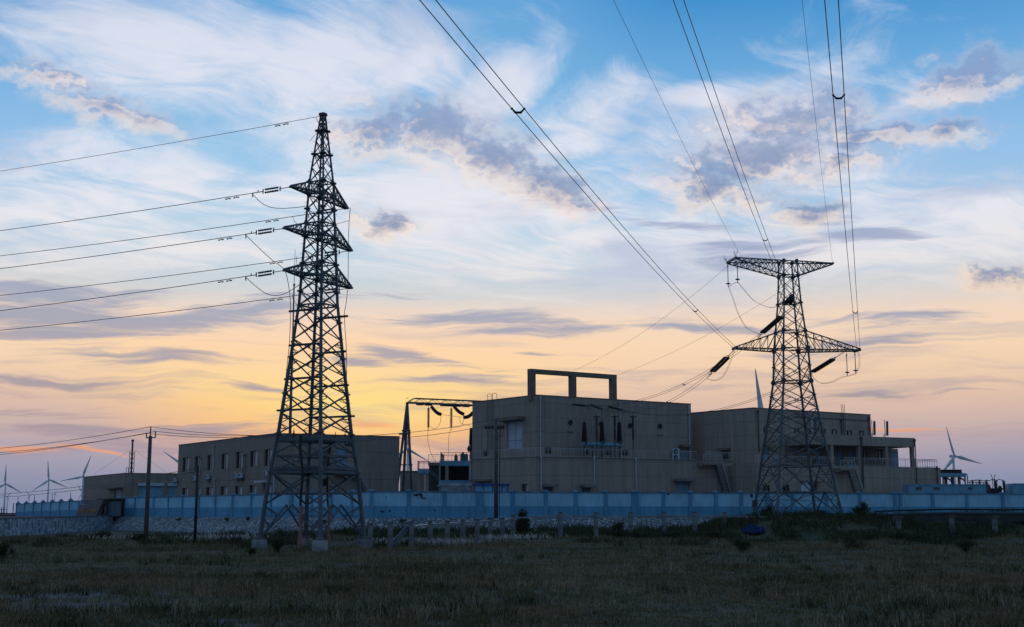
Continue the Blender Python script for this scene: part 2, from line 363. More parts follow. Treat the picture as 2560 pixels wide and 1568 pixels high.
# heaped clouds with shaded hearts and lit rims
def heap(dE, dAz=0.):
    e = g.m('ADD', E, dE); a = g.m('ADD', A, dAz)
    wn = g.noise(g.vec(g.m('MULTIPLY', a, .42), g.m('MULTIPLY', e, .6), 4.), 1., 5, .6)
    wn2 = g.noise(g.vec(g.m('MULTIPLY', a, .42), g.m('MULTIPLY', e, .6), 21.), 1., 5, .6)
    aw = g.m('ADD', a, g.m('MULTIPLY', g.m('SUBTRACT', wn, .5), 3.4)); ew = g.m('ADD', e, g.m('MULTIPLY', g.m('SUBTRACT', wn2, .5), 2.3))
    b = maxof([blob(aw, ew, *q) for q in [(1090,325,210,90,-8),(1220,390,220,85,-22),(1370,460,150,60,-25),(930,335,150,55,0),(300,285,170,40,-8),(120,195,150,24,-6),(1990,300,230,80,0),(1900,400,240,80,0),(1780,470,160,60,-10),(2020,540,110,50,0),(970,562,100,30,-6),(2490,695,95,34,-20),(2160,340,170,44,0),(2110,410,90,30,0),(2360,335,110,34,0),(2420,195,150,70,12)]])
    fn = g.noise(g.vec(g.m('MULTIPLY', a, .85), g.m('MULTIPLY', e, 1.2), 15.), 1., 7, .6)
    return g.m('ADD', b, g.m('MULTIPLY', g.m('SUBTRACT', fn, .5), 1.75)), fn
h0, f0 = heap(0.)
h1, f1 = heap(-.5, -.45)
hm = g.ss(h0, -.4, .9)
lit = g.m('SUBTRACT', h0, h1)
lf = g.m('MULTIPLY', g.ss(lit, .02, .40), g.ss(h0, 1.15, .35))
core = g.ramp(e30, S([(0,(128,132,162)),(8,(130,142,174)),(14,(122,140,178)),(20,(146,164,202)),(30,(160,180,220))]))
rim = g.ramp(e30, S([(0,(250,206,170)),(10,(250,222,196)),(14,(246,226,212)),(30,(238,230,236))]))
hcol = g.mix(g.m('ADD', g.m('MULTIPLY', lf, .9), g.m('MULTIPLY', g.ss(h0, .5, .1), .45), clamp=True), core, rim)
sky = g.mix(g.m('MULTIPLY', hm, .88), sky, hcol)
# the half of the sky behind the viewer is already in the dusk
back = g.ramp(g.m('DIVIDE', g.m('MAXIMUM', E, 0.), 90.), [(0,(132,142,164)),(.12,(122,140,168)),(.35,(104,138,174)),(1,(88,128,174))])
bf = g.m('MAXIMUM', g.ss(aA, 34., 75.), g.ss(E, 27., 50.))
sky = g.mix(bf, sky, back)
# below the horizon
sky = g.mix(g.ss(E, -.2, -1.5), sky, srgb(60, 66, 80))
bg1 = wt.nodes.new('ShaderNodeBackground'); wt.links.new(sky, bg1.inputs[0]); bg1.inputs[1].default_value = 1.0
nis = wt.nodes.new('ShaderNodeTexSky'); nis.sky_type = 'NISHITA'; nis.sun_disc = False
nis.sun_elevation = R(SUN_E); nis.sun_rotation = R(SUN_A)
bg2 = wt.nodes.new('ShaderNodeBackground'); wt.links.new(nis.outputs[0], bg2.inputs[0]); bg2.inputs[1].default_value = .0012
SKY_BG = (bg1, bg2)
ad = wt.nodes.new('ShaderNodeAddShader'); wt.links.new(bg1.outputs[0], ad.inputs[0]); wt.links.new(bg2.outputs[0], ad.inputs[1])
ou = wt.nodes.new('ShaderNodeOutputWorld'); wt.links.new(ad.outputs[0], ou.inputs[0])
sl = bpy.data.lights.new('sun', 'SUN'); so = bpy.data.objects.new('sun', sl); COL.objects.link(so)
sl.energy = .12; sl.angle = R(3); sl.color = (1, .72, .42)
sd = Vector((math.sin(R(SUN_A))*math.cos(R(SUN_E)), math.cos(R(SUN_A))*math.cos(R(SUN_E)), math.sin(R(SUN_E))))
so.rotation_euler = sd.to_track_quat('Z', 'Y').to_euler(); so.location = (0, -5, 60)
scene.view_settings.view_transform = 'Standard'; scene.view_settings.look = 'None'
scene.view_settings.exposure = 0; scene.view_settings.gamma = 1
W.cycles.sampling_method = 'MANUAL'; W.cycles.sample_map_resolution = 256
# ------------------------------------------------------------------ site plan
PZ = 2.5                                                  # compound level
C0 = atz(929, 1228.5, 5.5); CL = atz(304, 1245, 5.5); CR = atz(2700, 1235.6, 5.5)
C0, CL, CR = [Vector((p.x, p.y, 0)) for p in (C0, CL, CR)]
def wall_y(x):
    if x < C0.x: return lerp(CL.y, C0.y, (x-CL.x)/(C0.x-CL.x))
    return lerp(C0.y, CR.y, (x-C0.x)/(CR.x-C0.x))
D0 = Vector((-57.2, 136, 0)); D1 = Vector((CL.x-.6, CL.y-2, 0))
def drive_x(y): return lerp(D0.x, D1.x, (y-D0.y)/(D1.y-D0.y))
def base_z(x, y):
    z = .02*max(0, y-98)
    z = min(z, lerp(.35, 1.6, sm(-26, -6, x)))
    mound = sm(121, 133, y)*sm(18, 27, x)*sm(47, 40, x)
    z = lerp(z, 2.42, mound)
    if x > 40: z = lerp(z, lerp(1.0, 2.45, sm(129, 139, y)), sm(40, 46, x)*sm(112, 124, y))
    if 20 < y < 170 and abs(x) < 90:
        z += .10*mnoise.noise(Vector((x*.11, y*.11, 0)))+.05*mnoise.noise(Vector((x*.45, y*.45, 3)))
    return z
def inside(x, y):
    if x > drive_x(y): return y > wall_y(x)+.2 if x > CL.x else True
    return y > 122
def plateau(x, y):
    if x > CL.x: return y > wall_y(x)+1.0
    return y > 123.5 and (x < drive_x(y)-1.4 or y > D1.y+1.2)
def ground_z(x, y):
    if plateau(x, y):
        far_ = .0006*max(0, min(y-230, 800))
        return (PZ-.06 if x > -60 else lerp(2.2, 2.42, sm(136, 200, y)))-far_
    return base_z(x, y)
# bare soil: px, py in the photo laid on the field, half sizes in metres
BARE = []
for px, py, rx, ry in [(300,1430,3.0,2.2),(60,1445,2.4,1.0),(880,1417,2.4,1.2),(1010,1412,4.0,1.6),(1240,1408,2.6,1.0),(1290,1404,2.4,.8),(130,1520,2.6,1.2),(220,1515,2.2,.9),(920,1518,3.2,1.0),(520,1552,1.6,.5),(620,1563,1.6,.5),(1080,1562,1.4,.5),(2130,1383,3.2,.9),(1350,1380,4.2,1.1),(90,1495,3.4,1.6),(210,1485,3,1.2),(380,1513,1.6,.7),(1770,1358,2.6,1.0)]:
    p = atz(px, py, .0); BARE.append((p.x, p.y, rx, ry))
def bare(x, y):
    w = 0
    for bx, by, rx, ry in BARE:
        d = math.hypot((x-bx)/rx, (y-by)/ry)
        if d < 2: w = max(w, 1.12-d+.9*mnoise.noise(Vector((x*.8, y*1.1, 7))))
    return min(1, max(0, w*1.6))
def axis(lo, hi, st, far, n):
    a = list(np.arange(lo, hi+1e-6, st))
    g = [(far/abs(hi))**(k/n) for k in range(1, n+1)]
    return a, g
xs = list(np.arange(-78, 78.01, .65)); ys = list(np.arange(20, 176, .65))
xs = [-9000,-5000,-2800,-1500,-800,-450,-280,-190,-140,-110,-92]+xs+[92,110,140,190,280,450,800,1500,2800,5000,9000]
ys = [-9000,-3000,-900,-300,-120,-50,-20,0,10]+ys+list(np.arange(176.6, 216, .8))+[225,250,290,350,450,700,1200,2200,4500,9000,16000]
vs = []; bw = []
for y in ys:
    for x in xs:
        vs.append((x, y, ground_z(x, y))); bw.append(bare(x, y) if 20 < y < 110 and abs(x) < 60 else (1. if inside(x, y) else 0.))
nx = len(xs); fs = [(j*nx+i, j*nx+i+1, (j+1)*nx+i+1, (j+1)*nx+i) for j in range(len(ys)-1) for i in range(nx-1)]
me = bpy.data.meshes.new('ground'); me.from_pydata(vs, [], fs); me.polygons.foreach_set('use_smooth', [True]*len(fs)); me.update()
at_ = me.attributes.new('bare_soil', 'FLOAT', 'POINT'); at_.data.foreach_set('value', bw)
ground = bpy.data.objects.new('ground', me); COL.objects.link(ground); structure(ground)
m, nt, b = newmat('field_soil'); N = nt.nodes; L = nt.links; gg = G(nt)
tcn = N.new('ShaderNodeTexCoord'); o_ = tcn.outputs['Object']
n1 = gg.noise(o_, .09, 6, .6); n2 = gg.noise(o_, 1.3, 8, .65); n3 = gg.noise(o_, .35, 6, .6)
gcol = gg.mix(gg.ss(n1, .4, .6), (.06,.062,.03,1), (.11,.088,.052,1))
gcol = gg.mix(gg.ss(n2, .35, .7), gcol, (.04,.04,.022,1))
scol = gg.mix(gg.ss(n3, .35, .65), (.105,.10,.098,1), (.035,.032,.03,1))
an = N.new('ShaderNodeAttribute'); an.attribute_name = 'bare_soil'
fin = gg.mix(gg.ss(an.outputs['Fac'], .25, .6), gcol, scol); L.new(fin, b.inputs['Base Color']); b.inputs['Roughness'].default_value = .9; b.inputs['Specular IOR Level'].default_value = .25
bp = N.new('ShaderNodeBump'); bp.inputs['Strength'].default_value = .7; bp.inputs['Distance'].default_value = .15; L.new(n2, bp.inputs['Height']); L.new(bp.outputs[0], b.inputs['Normal'])
me.materials.append(m)
# ------------------------------------------------------------------ perimeter wall
def wall_run(name, label, P, Q, pillars, h=3.0, zb=(2.5, 2.5), caps=True, wide=()):
    d = (Q-P); Lw = d.length; d.normalize(); n = Vector((d.y, -d.x, 0)); mid = (P+Q)/2
    t = thing(name, label, 'wall', (mid.x, mid.y, min(zb)))
    zz = lambda s: lerp(zb[0], zb[1], s/Lw)
    az = math.atan2(d.y, d.x)
    def strip(s0, s1, z0, z1, off, th):
        mb = MB(); a = P+d*s0; e = P+d*s1
        vs = []
        for p, s in ((a, s0), (e, s1)):
            for o in (off, off-th):
                for z in (z0, z1): vs.append((p.x+n.x*o, p.y+n.y*o, zz(s)+z))
        return mb.add(vs, [(0,4,5,1),(2,3,7,6),(1,5,7,3),(0,2,6,4),(0,1,3,2),(4,6,7,5)])
    obj('wall_panel', strip(0, Lw, h*.44, h-.12, 0, .24), M['white'], t)
    obj('painted_dado', strip(0, Lw, -.6, h*.44, .012, .26), M['blue'], t)
    obj('coping', strip(-.15, Lw+.15, h-.12, h+.03, .07, .38), M['coping'], t)
    for i, s in enumerate(pillars):
        w = .95 if i in wide else .42
        c = P+d*s
        mb = MB(); mb.box((c.x+n.x*-.08, c.y+n.y*-.08, zz(s)+h/2-.25), (w, .44, h+.5), az)
        pl = obj('pillar', mb, M['pillar'], t)
        if caps:
            cb = MB(); z = zz(s)+h
            a = d*(w/2+.09); e = n*.34; c2 = c-n*.08
            v = [c2-a-e, c2+a-e, c2+a+e, c2-a+e]
            cb.add([(p.x, p.y, z+.0) for p in v]+[(p.x, p.y, z+.1) for p in v]+[(c2.x+(p.x-c2.x)*.35, c2.y+(p.y-c2.y)*.35, z+.24) for p in v],
                   [(0,3,2,1),(0,1,5,4),(1,2,6,5),(2,3,7,6),(3,0,4,7),(4,5,9,8),(5,6,10,9),(6,7,11,10),(7,4,8,11),(8,9,10,11)])
            obj('pillar_cap', cb, M['coping'], pl)
    return t, d, n
def ss_(pxs, P, Q): return [hit(p, 1260, P, Q)[0] for p in pxs]
wl, _, _ = wall_run('perimeter_wall', 'pale blue painted wall behind the left tower, receding to the gate', CL, C0, ss_([306,338,385,421,457,498,539,582,629,678,729,780,829,880], CL, C0), wide=(10,))
wr, dr, nr = wall_run('perimeter_wall', 'long pale blue painted wall in front of the main building, running right', C0, CR, ss_([929,1022,1111,1199,1282,1364,1439,1514,1588,1659,1726,1790,1853,1917,1982,2066,2149,2237,2251,2331,2417,2507,2596], C0, CR), wide=(3,8))
G0 = atz(40, 1257, 5.25); G1 = atz(232, 1249, 5.5); G0, G1 = Vector((G0.x, G0.y, 0)), Vector((G1.x, G1.y, 0))
wf, df, nf = wall_run('perimeter_wall', 'far short pale blue wall with humped caps, left of the gate sign', G0, G1, ss_([42,62,84,105,127,150,174,198,222], G0, G1), zb=(1.95, 2.45), caps=False)
mbh = []
for i, px in enumerate([45,65,86,107,130,152,176]):
    s = hit(px, 1250, G0, G1)[0]; c = G0+df*s; mb = MB()
    z = lerp(1.95, 2.45, s/(G1-G0).length)+3.03
    prof = [(0,.55),(.3,.5),(.7,.3),(1,.12)]
    mb.lathe((c.x-nf.x*.1, c.y-nf.y*.1, z-.02), (c.x-nf.x*.1, c.y-nf.y*.1, z+.5), prof, 8); obj('humped_cap', mb, M['coping'], wf)
    if i in (0, 2, 4, 6):
        m2 = MB(); m2.tube([(c.x, c.y, z), (c.x, c.y, z+1.55)], .05, 5); m2.tube([(c.x-.12, c.y, z+1.45), (c.x+.12, c.y, z+1.45)], .03, 4)
        for kz in (.5, .8, 1.1): m2.lathe((c.x, c.y, z+kz), (c.x, c.y, z+kz+.12), [(0,.05),(.5,.12),(1,.05)], 6)
        tag(obj('fence_wire_post', m2, M['darksteel']), ['thin dark wire post at the far left end of the short wall','thin dark wire post on the third hump of the short far wall','thin dark wire post on the fifth hump of the short far wall','thin dark wire post on the hump nearest the gate sign'][i//2], 'post', 'wire posts on the far wall')
pp = MB()   # places where the paint has come off
for px, py, w, h in [(1041,1238,.42,.2),(1052,1237,.22,.26),(1053,1245,.35,.06),(1060,1246,.3,.1),(965,1243,.08,.06),(1087,1276,.12,.1),(957,1279,.25,.12),(975,1278,.14,.1),(1670,1236,.2,.1),(1785,1233,.16,.16),(1878,1240,.2,.2)]:
    s, z = hit(px, py, C0, CR); c = C0+dr*s+nr*.02
    k = 9; vs = []
    for o in (0, .012):
        for i in range(k):
            a = 2*math.pi*i/k; r = 1+.45*random.uniform(-1, 1) if o == 0 else 1
            vs.append(c+nr*o+dr*(math.cos(a)*w*r)+Vector((0,0,z+math.sin(a)*h*r)))
    vs[k:] = [vs[i]+nr*.012 for i in range(k)]
    pp.add(vs, [tuple(range(k, 2*k))]+[(i, (i+1) % k, k+(i+1) % k, k+i) for i in range(k)])
obj('peeled_patches', pp, M['peel'], wr)
# ------------------------------------------------------------------ stone pitching below the wall and masonry wall along the drive
def slope(name, pts, mat_, label, run=4.0, n_each=24):
    mb = MB(); cols = []
    for (P, Q) in zip(pts[:-1], pts[1:]):
        for i in range(n_each+(1 if Q is pts[-1] else 0)):
            cols.append(P.lerp(Q, i/n_each))
    rows = 7; vs = []
    for i, c in enumerate(cols):
        d = (cols[min(i+1, len(cols)-1)]-cols[max(i-1, 0)]).normalized(); n = Vector((d.y, -d.x, 0))
        for j in range(rows):
            t = j/(rows-1); p = c+n*(.02+run*t); zb = base_z(p.x, p.y)
            z0 = PZ-.02; zf = base_z(c.x+n.x*run, c.y+n.y*run)-.2
            z = lerp(z0, zf, max(0, (t-.12)/.88)); z += .07*mnoise.noise(Vector((p.x*1.2, p.y*1.2, 1)))*(0 if j == 0 else 1)
            vs.append((p.x, p.y, z))
    m_ = len(cols); fs = [(i*rows+j+1, (i+1)*rows+j+1, (i+1)*rows+j, i*rows+j) for i in range(m_-1) for j in range(rows-1)]
    mb.add(vs, fs); mb.smooth = True
    o = obj(name, mb, mat_); return tag(o, label, 'embankment')
RV = lambda px: C0+dr*hit(px, 1290, C0, CR)[0]
sl_ = slope('stone_revetment', [CL+Vector((.4,-.4,0)), C0, RV(1830)], M['revet'], 'sloping bank of pale rubble stones below the blue wall')
dm = D1-D0; dn = Vector((dm.y, -dm.x, 0)).normalized()
mw = MB(); K = 20; E0 = D0+(D0-D1).normalized()*16
for k in range(K):
    a, e = E0.lerp(D1, k/K), E0.lerp(D1, (k+1)/K)
    za, ze = 2.3+.22*k/K, 2.3+.22*(k+1)/K
    o = len(mw.v); vv = []
    for p, z in ((a, za), (e, ze)):
        vv += [(p.x+dn.x*.25, p.y+dn.y*.25, base_z(p.x, p.y)-.6), (p.x, p.y, z), (p.x-dn.x*1.3, p.y-dn.y*1.3, z)]
    mw.add(vv, [(0,3,4,1), (1,4,5,2)])
mwt = thing('masonry_wall', 'rubble stone retaining wall with pale joints beside the drive at the left edge', 'wall', (D0.x, D0.y, 1))
obj('stone_face', mw, M['stonewall'], mwt)
cp = MB()
for k in range(K):
    a, e = E0.lerp(D1, k/K), E0.lerp(D1, (k+1)/K); za = 2.3+.22*(k+.5)/K
    cp.obox(((a+e)/2)+Vector((-dn.x*.2, -dn.y*.2, za+.06)), (e-a)/2, dn*.28, Vector((0,0,.06)))
obj('coping', cp, M['concrete'], mwt)
# ------------------------------------------------------------------ building helpers
def facade(mb, P, Q, z0, z1, holes=(), depth=.3, n=None):
    """wall face from P to Q with real openings; n points outwards"""
    d = (Q-P); Lw = d.length; d = d.normalized(); n = Vector((d.y, -d.x, 0))
    ss = sorted(set([0, Lw]+[v for h in holes for v in h[:2]])); zs = sorted(set([z0, z1]+[v for h in holes for v in h[2:4]]))
    pt = lambda s, z, o=0: (P.x+d.x*s-n.x*o, P.y+d.y*s-n.y*o, z)
    for i in range(len(ss)-1):
        for j in range(len(zs)-1):
            cs, cz = (ss[i]+ss[i+1])/2, (zs[j]+zs[j+1])/2
            if any(h[0] < cs < h[1] and h[2] < cz < h[3] for h in holes): continue
            mb.add([pt(ss[i], zs[j]), pt(ss[i+1], zs[j]), pt(ss[i+1], zs[j+1]), pt(ss[i], zs[j+1])], [(0,1,2,3)])
    for s0, s1, a, b in holes:
        v = [pt(s0,a), pt(s1,a), pt(s1,b), pt(s0,b), pt(s0,a,depth), pt(s1,a,depth), pt(s1,b,depth), pt(s0,b,depth)]
        mb.add(v, [(0,4,5,1),(1,5,6,2),(2,6,7,3),(3,7,4,0)])
    return d, n
def prism_back(mb, pts, z0, z1, skip):
    """remaining upright faces and the roof of a block on plan points"""
    k = len(pts)
    for i in range(k):
        if i in skip: continue
        a, e = pts[i], pts[(i+1) % k]
        mb.add([(a.x,a.y,z0),(e.x,e.y,z0),(e.x,e.y,z1),(a.x,a.y,z1)], [(0,1,2,3)])
def hole(P, Q, px0, py0, px1, py1):
    s0, za = hit(px0, (py0+py1)/2, P, Q); s1, _ = hit(px1, (py0+py1)/2, P, Q); pm = (px0+px1)/2
    _, z1 = hit(pm, py0, P, Q); _, z0 = hit(pm, py1, P, Q)
    return (s0, s1, z0, z1)
def window(par, P, Q, h, depth=.3, name='window', split=True, light=True):
    d = (Q-P).normalized(); n = Vector((d.y, -d.x, 0)); s0, s1, z0, z1 = h
    c = lambda s, z, o: Vector((P.x+d.x*s-n.x*o, P.y+d.y*s-n.y*o, z))
    f = MB(); w = .07
    for s in (s0+w/2, s1-w/2, (s0+s1)/2): f.obox(c(s, (z0+z1)/2, depth-.08), d*w/2, n*.04, Vector((0,0,(z1-z0)/2)))
    for z in (z0+w/2, z1-w/2): f.obox(c((s0+s1)/2, z, depth-.08), d*((s1-s0)/2-w), n*.035, Vector((0,0,w/2)))
    fr = obj(name, f, M['frame'], par)
    sm_ = (s0+s1)/2
    for a, e, mt in ((s0+.01, sm_, M['glass']), (sm_+.005, s1-.01, M['blind'] if light else M['glass'])):
        g_ = MB(); g_.obox(c((a+e)/2, (z0+z1)/2, depth-.03), d*(e-a)/2, n*.012, Vector((0,0,(z1-z0)/2-.01))); obj('pane', g_, mt, fr)
    return fr
def slab(par, name, P, Q, h, off, th, m):
    """box on a wall: h = (s0,s1,z0,z1); off = how far its face stands proud; th = thickness"""
    d = (Q-P).normalized(); n = Vector((d.y, -d.x, 0)); s0, s1, z0, z1 = h
    c = P+d*((s0+s1)/2)+n*(off-th/2)
    mb = MB(); mb.obox((c.x, c.y, (z0+z1)/2), d*(s1-s0)/2, n*th/2, Vector((0,0,(z1-z0)/2)))
    return obj(name, mb, m, par)
def railing(mb, a, b, h=1.15, n=None, step=.45, rail=.05):
    a, b = Vector(a), Vector(b); L_ = (b-a).length; k = max(2, int(L_/step))
    up = Vector((0,0,1))
    mb.bar(a+up*h, b+up*h, rail*1.3); mb.bar(a+up*.12, b+up*.12, rail*.7); mb.bar(a+up*h*.8, b+up*h*.8, rail*.6)
    for i in range(k+1):
        p = a.lerp(b, i/k); w = rail*(1.1 if i % 4 == 0 else .5); mb.bar(p, p+up*h, w)
def pipe(par, P, Q, px, py0, py1, off=.18, r=.075, elbow=True, m=None):
    s, z1 = hit(px, py0, P, Q); _, z0 = hit(px, py1, P, Q); d = (Q-P).normalized(); n = Vector((d.y, -d.x, 0))
    c = P+d*s+n*off; mb = MB()
    mb.tube([(c.x, c.y, z0), (c.x, c.y, z1)], r, 7); mb.tube([(c.x, c.y, z1-.05), (c.x, c.y, z1+.35)], r*1.9, 7)
    for k in range(int((z1-z0)/2)): mb.box((c.x-n.x*.06, c.y-n.y*.06, z0+1+2*k), (r*2.6, .1, .08), math.atan2(d.y, d.x))
    return obj('drainpipe', mb, m or M['pvc'], par)
V3 = lambda p, z: Vector((p.x, p.y, z))
def flat(p): return Vector((p.x, p.y, 0))
def roof_cap(par, pts, z, m=None, h=.12):
    mb = MB(); k = len(pts); c = sum((p for p in pts), Vector())/k
    ex = [p+(p-c).normalized()*.06 for p in pts]
    mb.add([(p.x,p.y,z-.02) for p in ex]+[(p.x,p.y,z+h) for p in ex], [tuple(range(k))[::-1], tuple(range(k,2*k))]+[(i,(i+1)%k,k+(i+1)%k,k+i) for i in range(k)])
    return obj('parapet_cap', mb, m or M['coping2'], par)
M['coping2'] = mat('tan_coping', (.19,.15,.12), .8, 0, .2, .6)
def ac_unit(P, Q, px, py, w, h, label, fans=1, shelf=True):
    d = (Q-P).normalized(); n = Vector((d.y, -d.x, 0)); s, z = hit(px, py, P, Q); c = P+d*s+n*.42
    t = thing('air_conditioner', label, 'air conditioner', (c.x, c.y, z-h/2), 'air conditioner units on the buildings')
    mb = MB(); mb.obox((c.x, c.y, z), d*w/2, n*.19, Vector((0,0,h/2))); obj('casing', mb, M['acwhite'], t)
    for k in range(fans):
        g_ = MB(); zc = z+(0 if fans == 1 else (k-.5)*h*.48); c2 = c-d*w*.12+n*.192
        r = min(w*.38, h*.4/ (1 if fans == 1 else 1.9))
        g_.lathe((c2.x,c2.y,zc), (c2.x+n.x*.03,c2.y+n.y*.03,zc), [(0,r),(1,r*.92)], 14); gr = obj('fan_grille', g_, M['rubber'], t)
        hb = MB(); hb.lathe((c2.x+n.x*.031,c2.y+n.y*.031,zc), (c2.x+n.x*.05,c2.y+n.y*.05,zc), [(0,r*.3),(1,r*.25)], 10); obj('fan_hub', hb, M['acwhite'], gr)
    if shelf:
        b = MB(); b.obox((c.x-n.x*.1, c.y-n.y*.1, z-h/2-.05), d*(w/2+.12), n*.32, Vector((0,0,.04)))
        for q in (-1, 1):
            e = c+d*q*w*.4; b.bar((e.x+n.x*.15, e.y+n.y*.15, z-h/2-.09), (e.x-n.x*.4, e.y-n.y*.4, z-h/2-.5), .05)
        obj('bracket', b, M['darksteel'], t)
    return t
# ------------------------------------------------------------------ main building
HM = zat(988, 166); mC = flat(at(1341, 988, 166)); mL = flat(atz(1181, 1006, HM)); mR = flat(atz(1727, 1010.5, HM))
mB = mL+mR-mC
mainb = thing('switchgear_building', 'tallest tan clad block with three-post concrete frame on its roof', 'building', (mC.x, mC.y, PZ))
w_ = MB()
hL = [hole(mL, mC, 1268,1052,1306,1121), hole(mL, mC, 1208,1125,1219,1141)]
hR = [hole(mC, mR, *q) for q in [(1362,1118,1379,1135),(1458,1122,1473,1137),(1514,1123,1529,1138),(1555,1124,1571,1139),(1698,1127,1721,1150)]]
facade(w_, mL, mC, PZ-.5, HM, hL); facade(w_, mC, mR, PZ-.5, HM, hR); prism_back(w_, [mL, mC, mR, mB], PZ-.5, HM, (0, 1))
w_.add([V3(p, HM-.6) for p in (mL, mC, mR, mB)], [(0,1,2,3)])
obj('wall', w_, M['clad'], mainb)
cpm = MB()
for a, e in ((mL, mC), (mC, mR), (mR, mB), (mB, mL)):
    d = (e-a).normalized(); n = Vector((d.y, -d.x, 0)); cpm.obox(V3((a+e)/2-n*.12, HM+.03), (e-a)/2+d*.05, n*.19, Vector((0,0,.05)))
obj('parapet', cpm, M['coping2'], mainb)
window(mainb, mL, mC, hL[1], light=False)
dd = slab(mainb, 'goods_door', mL, mC, hL[0], -.18, .06, M['doorwhite'])
s0, s1, z0, z1 = hL[0]; dv = (mC-mL).normalized(); dnn = Vector((dv.y, -dv.x, 0))
rb = MB(); c = mL+dv*((s0+s1)/2)-dnn*.16
for z in (z0+.2+(z1-z0)*.24, z1-.15): rb.obox(V3(c, z), dv*(s1-s0)/2, dnn*.03, Vector((0,0,.06)))
rb.obox(V3(c, (z0+z1)/2), dv*.03, dnn*.028, Vector((0,0,(z1-z0)/2-.1))); obj('door_rails', rb, M['tank'], dd)
slab(mainb, 'canopy', mL, mC, hole(mL, mC, 1256,1044,1312,1052), 1.3, 1.28, M['coping2'])
for h in hR[:4]: window(mainb, mC, mR, h, light=False)
slab(mainb, 'door', mC, mR, hR[4], -.15, .06, M['doorblue']); slab(mainb, 'canopy', mC, mR, hole(mC, mR, 1696,1113,1723,1119), 1.1, 1.08, M['coping2'])
dR = (mR-mC).normalized(); nR = Vector((dR.y, -dR.x, 0))
for px, py in [(1425.5,1056),(1502.5,1059.5),(1574.5,1064),(1649,1065.5)]:
    s, z = hit(px, py, mC, mR); c = mC+dR*s; mb = MB()
    mb.lathe(V3(c-nR*.02, z), V3(c+nR*.22, z), [(0,.36),(.7,.36),(1,.30),(1.001,.24),(.4,.22)], 16); fo = obj('exhaust_fan', mb, M['darksteel'], mainb)
    bl = MB()
    for k in range(3):
        a = k*math.pi/3; bl.bar(V3(c+nR*.14+dR*(math.cos(a)*.22), z+math.sin(a)*.22), V3(c+nR*.14-dR*(math.cos(a)*.22), z-math.sin(a)*.22), .05)
    obj('fan_blades', bl, M['rubber'], fo)
for q in [(1418,1079,1433,1081.5),(1643,1088,1657,1090)]: slab(mainb, 'vent_slot', mC, mR, hole(mC, mR, *q), .03, .05, M['frame'])
for px, a, e in [(1349,998,1143),(1548,1011,1053),(1720,1020,1149)]: pipe(mainb, mC, mR, px, a, e)
# ladder on the left face
ld = MB(); dl = (mC-mL).normalized(); nl = Vector((dl.y, -dl.x, 0))
sA, _ = hit(1221.5, 1050, mL, mC); sB, _ = hit(1233.5, 1050, mL, mC); _, zt = hit(1228, 984, mL, mC); _, zb_ = hit(1228, 1130, mL, mC)
for s in (sA, sB):
    c = mL+dl*s; ld.tube([V3(c+nl*.2, zb_), V3(c+nl*.2, zt-.15), V3(c+nl*.12, zt), V3(c-nl*.5, zt), V3(c-nl*.6, zt-.2), V3(c-nl*.6, HM)], .035, 5)
for k in range(int((zt-zb_)/.35)):
    ld.bar(V3(mL+dl*sA+nl*.2, zb_+k*.35), V3(mL+dl*sB+nl*.2, zb_+k*.35), .03)
obj('roof_ladder', ld, M['steel'], mainb)
# podium with terrace
HP = zat(1143.5, 161.5); pC = flat(at(1340, 1143.5, 161.5)); pL = flat(atz(1176.5, 1150.5, HP)); pR = flat(atz(1831, 1154, HP))
dp = (pR-pC).normalized(); npd = Vector((dp.y, -dp.x, 0)); dpl = (pC-pL).normalized(); npl = Vector((dpl.y, -dpl.x, 0))
pb = MB(); hP = [hole(pC, pR, 1689,1206,1723,1240), hole(pL, pC, 1304,1210,1320,1229)]
facade(pb, pC, pR, PZ-.5, HP, [hP[0]]); facade(pb, pL, pC, PZ-.5, HP, [hP[1]])
bk = [pL+(-npl)*0, pC, pR, pR-npd*9, pL-npl*9]
prism_back(pb, bk, PZ-.5, HP, (0, 1)); pb.add([V3(p, HP-.002) for p in bk], [(0,1,2,3,4)])
podium = obj('podium_wall', pb, M['clad'], mainb)
ed = MB()
for a, e, n in ((pL, pC, npl), (pC, pR, npd)): ed.obox(V3((a+e)/2-n*.1, HP+.05), (e-a)/2, n*.16, Vector((0,0,.06)))
obj('terrace_edge', ed, M['coping2'], mainb)
window(mainb, pL, pC, hP[1]); slab(mainb, 'door', pC, pR, hP[0], -.15, .06, M['doorblue'])
for q in [(1357,1211,1384,1218),(1451,1212,1480,1219),(1683,1197,1729,1204)]:
    cn = slab(mainb, 'canopy', pC, pR, hole(pC, pR, *q), 1.3, 1.28, M['concrete'])
for q in [(1360,1219,1381,1232),(1455,1220,1476,1233)]: slab(mainb, 'door', pC, pR, hole(pC, pR, *q), .03, .05, M['frame'])
slab(mainb, 'canopy', pL, pC, hole(pL, pC, 1188,1199,1232,1204), 1.2, 1.18, M['coping2'])
for px, a, e in [(1351,1147,1228),(1588,1152,1226),(1484,1146,1216)]: pipe(mainb, pC, pR, px, a, e)
pipe(mainb, pL, pC, 1178, 1153, 1228)
rl = MB(); railing(rl, V3(pL+npl*-.1, HP+.1), V3(pC-npl*.1, HP+.1)); railing(rl, V3(pC-npd*.1, HP+.1), V3(pC+dp*hit(1742, 1150, pC, pR)[0]-npd*.1, HP+.1)); railing(rl, V3(pC+dp*hit(1765, 1150, pC, pR)[0]-npd*.1, HP+.1), V3(pR-npd*.1, HP+.1))
obj('terrace_railing', rl, M['rail'], mainb)
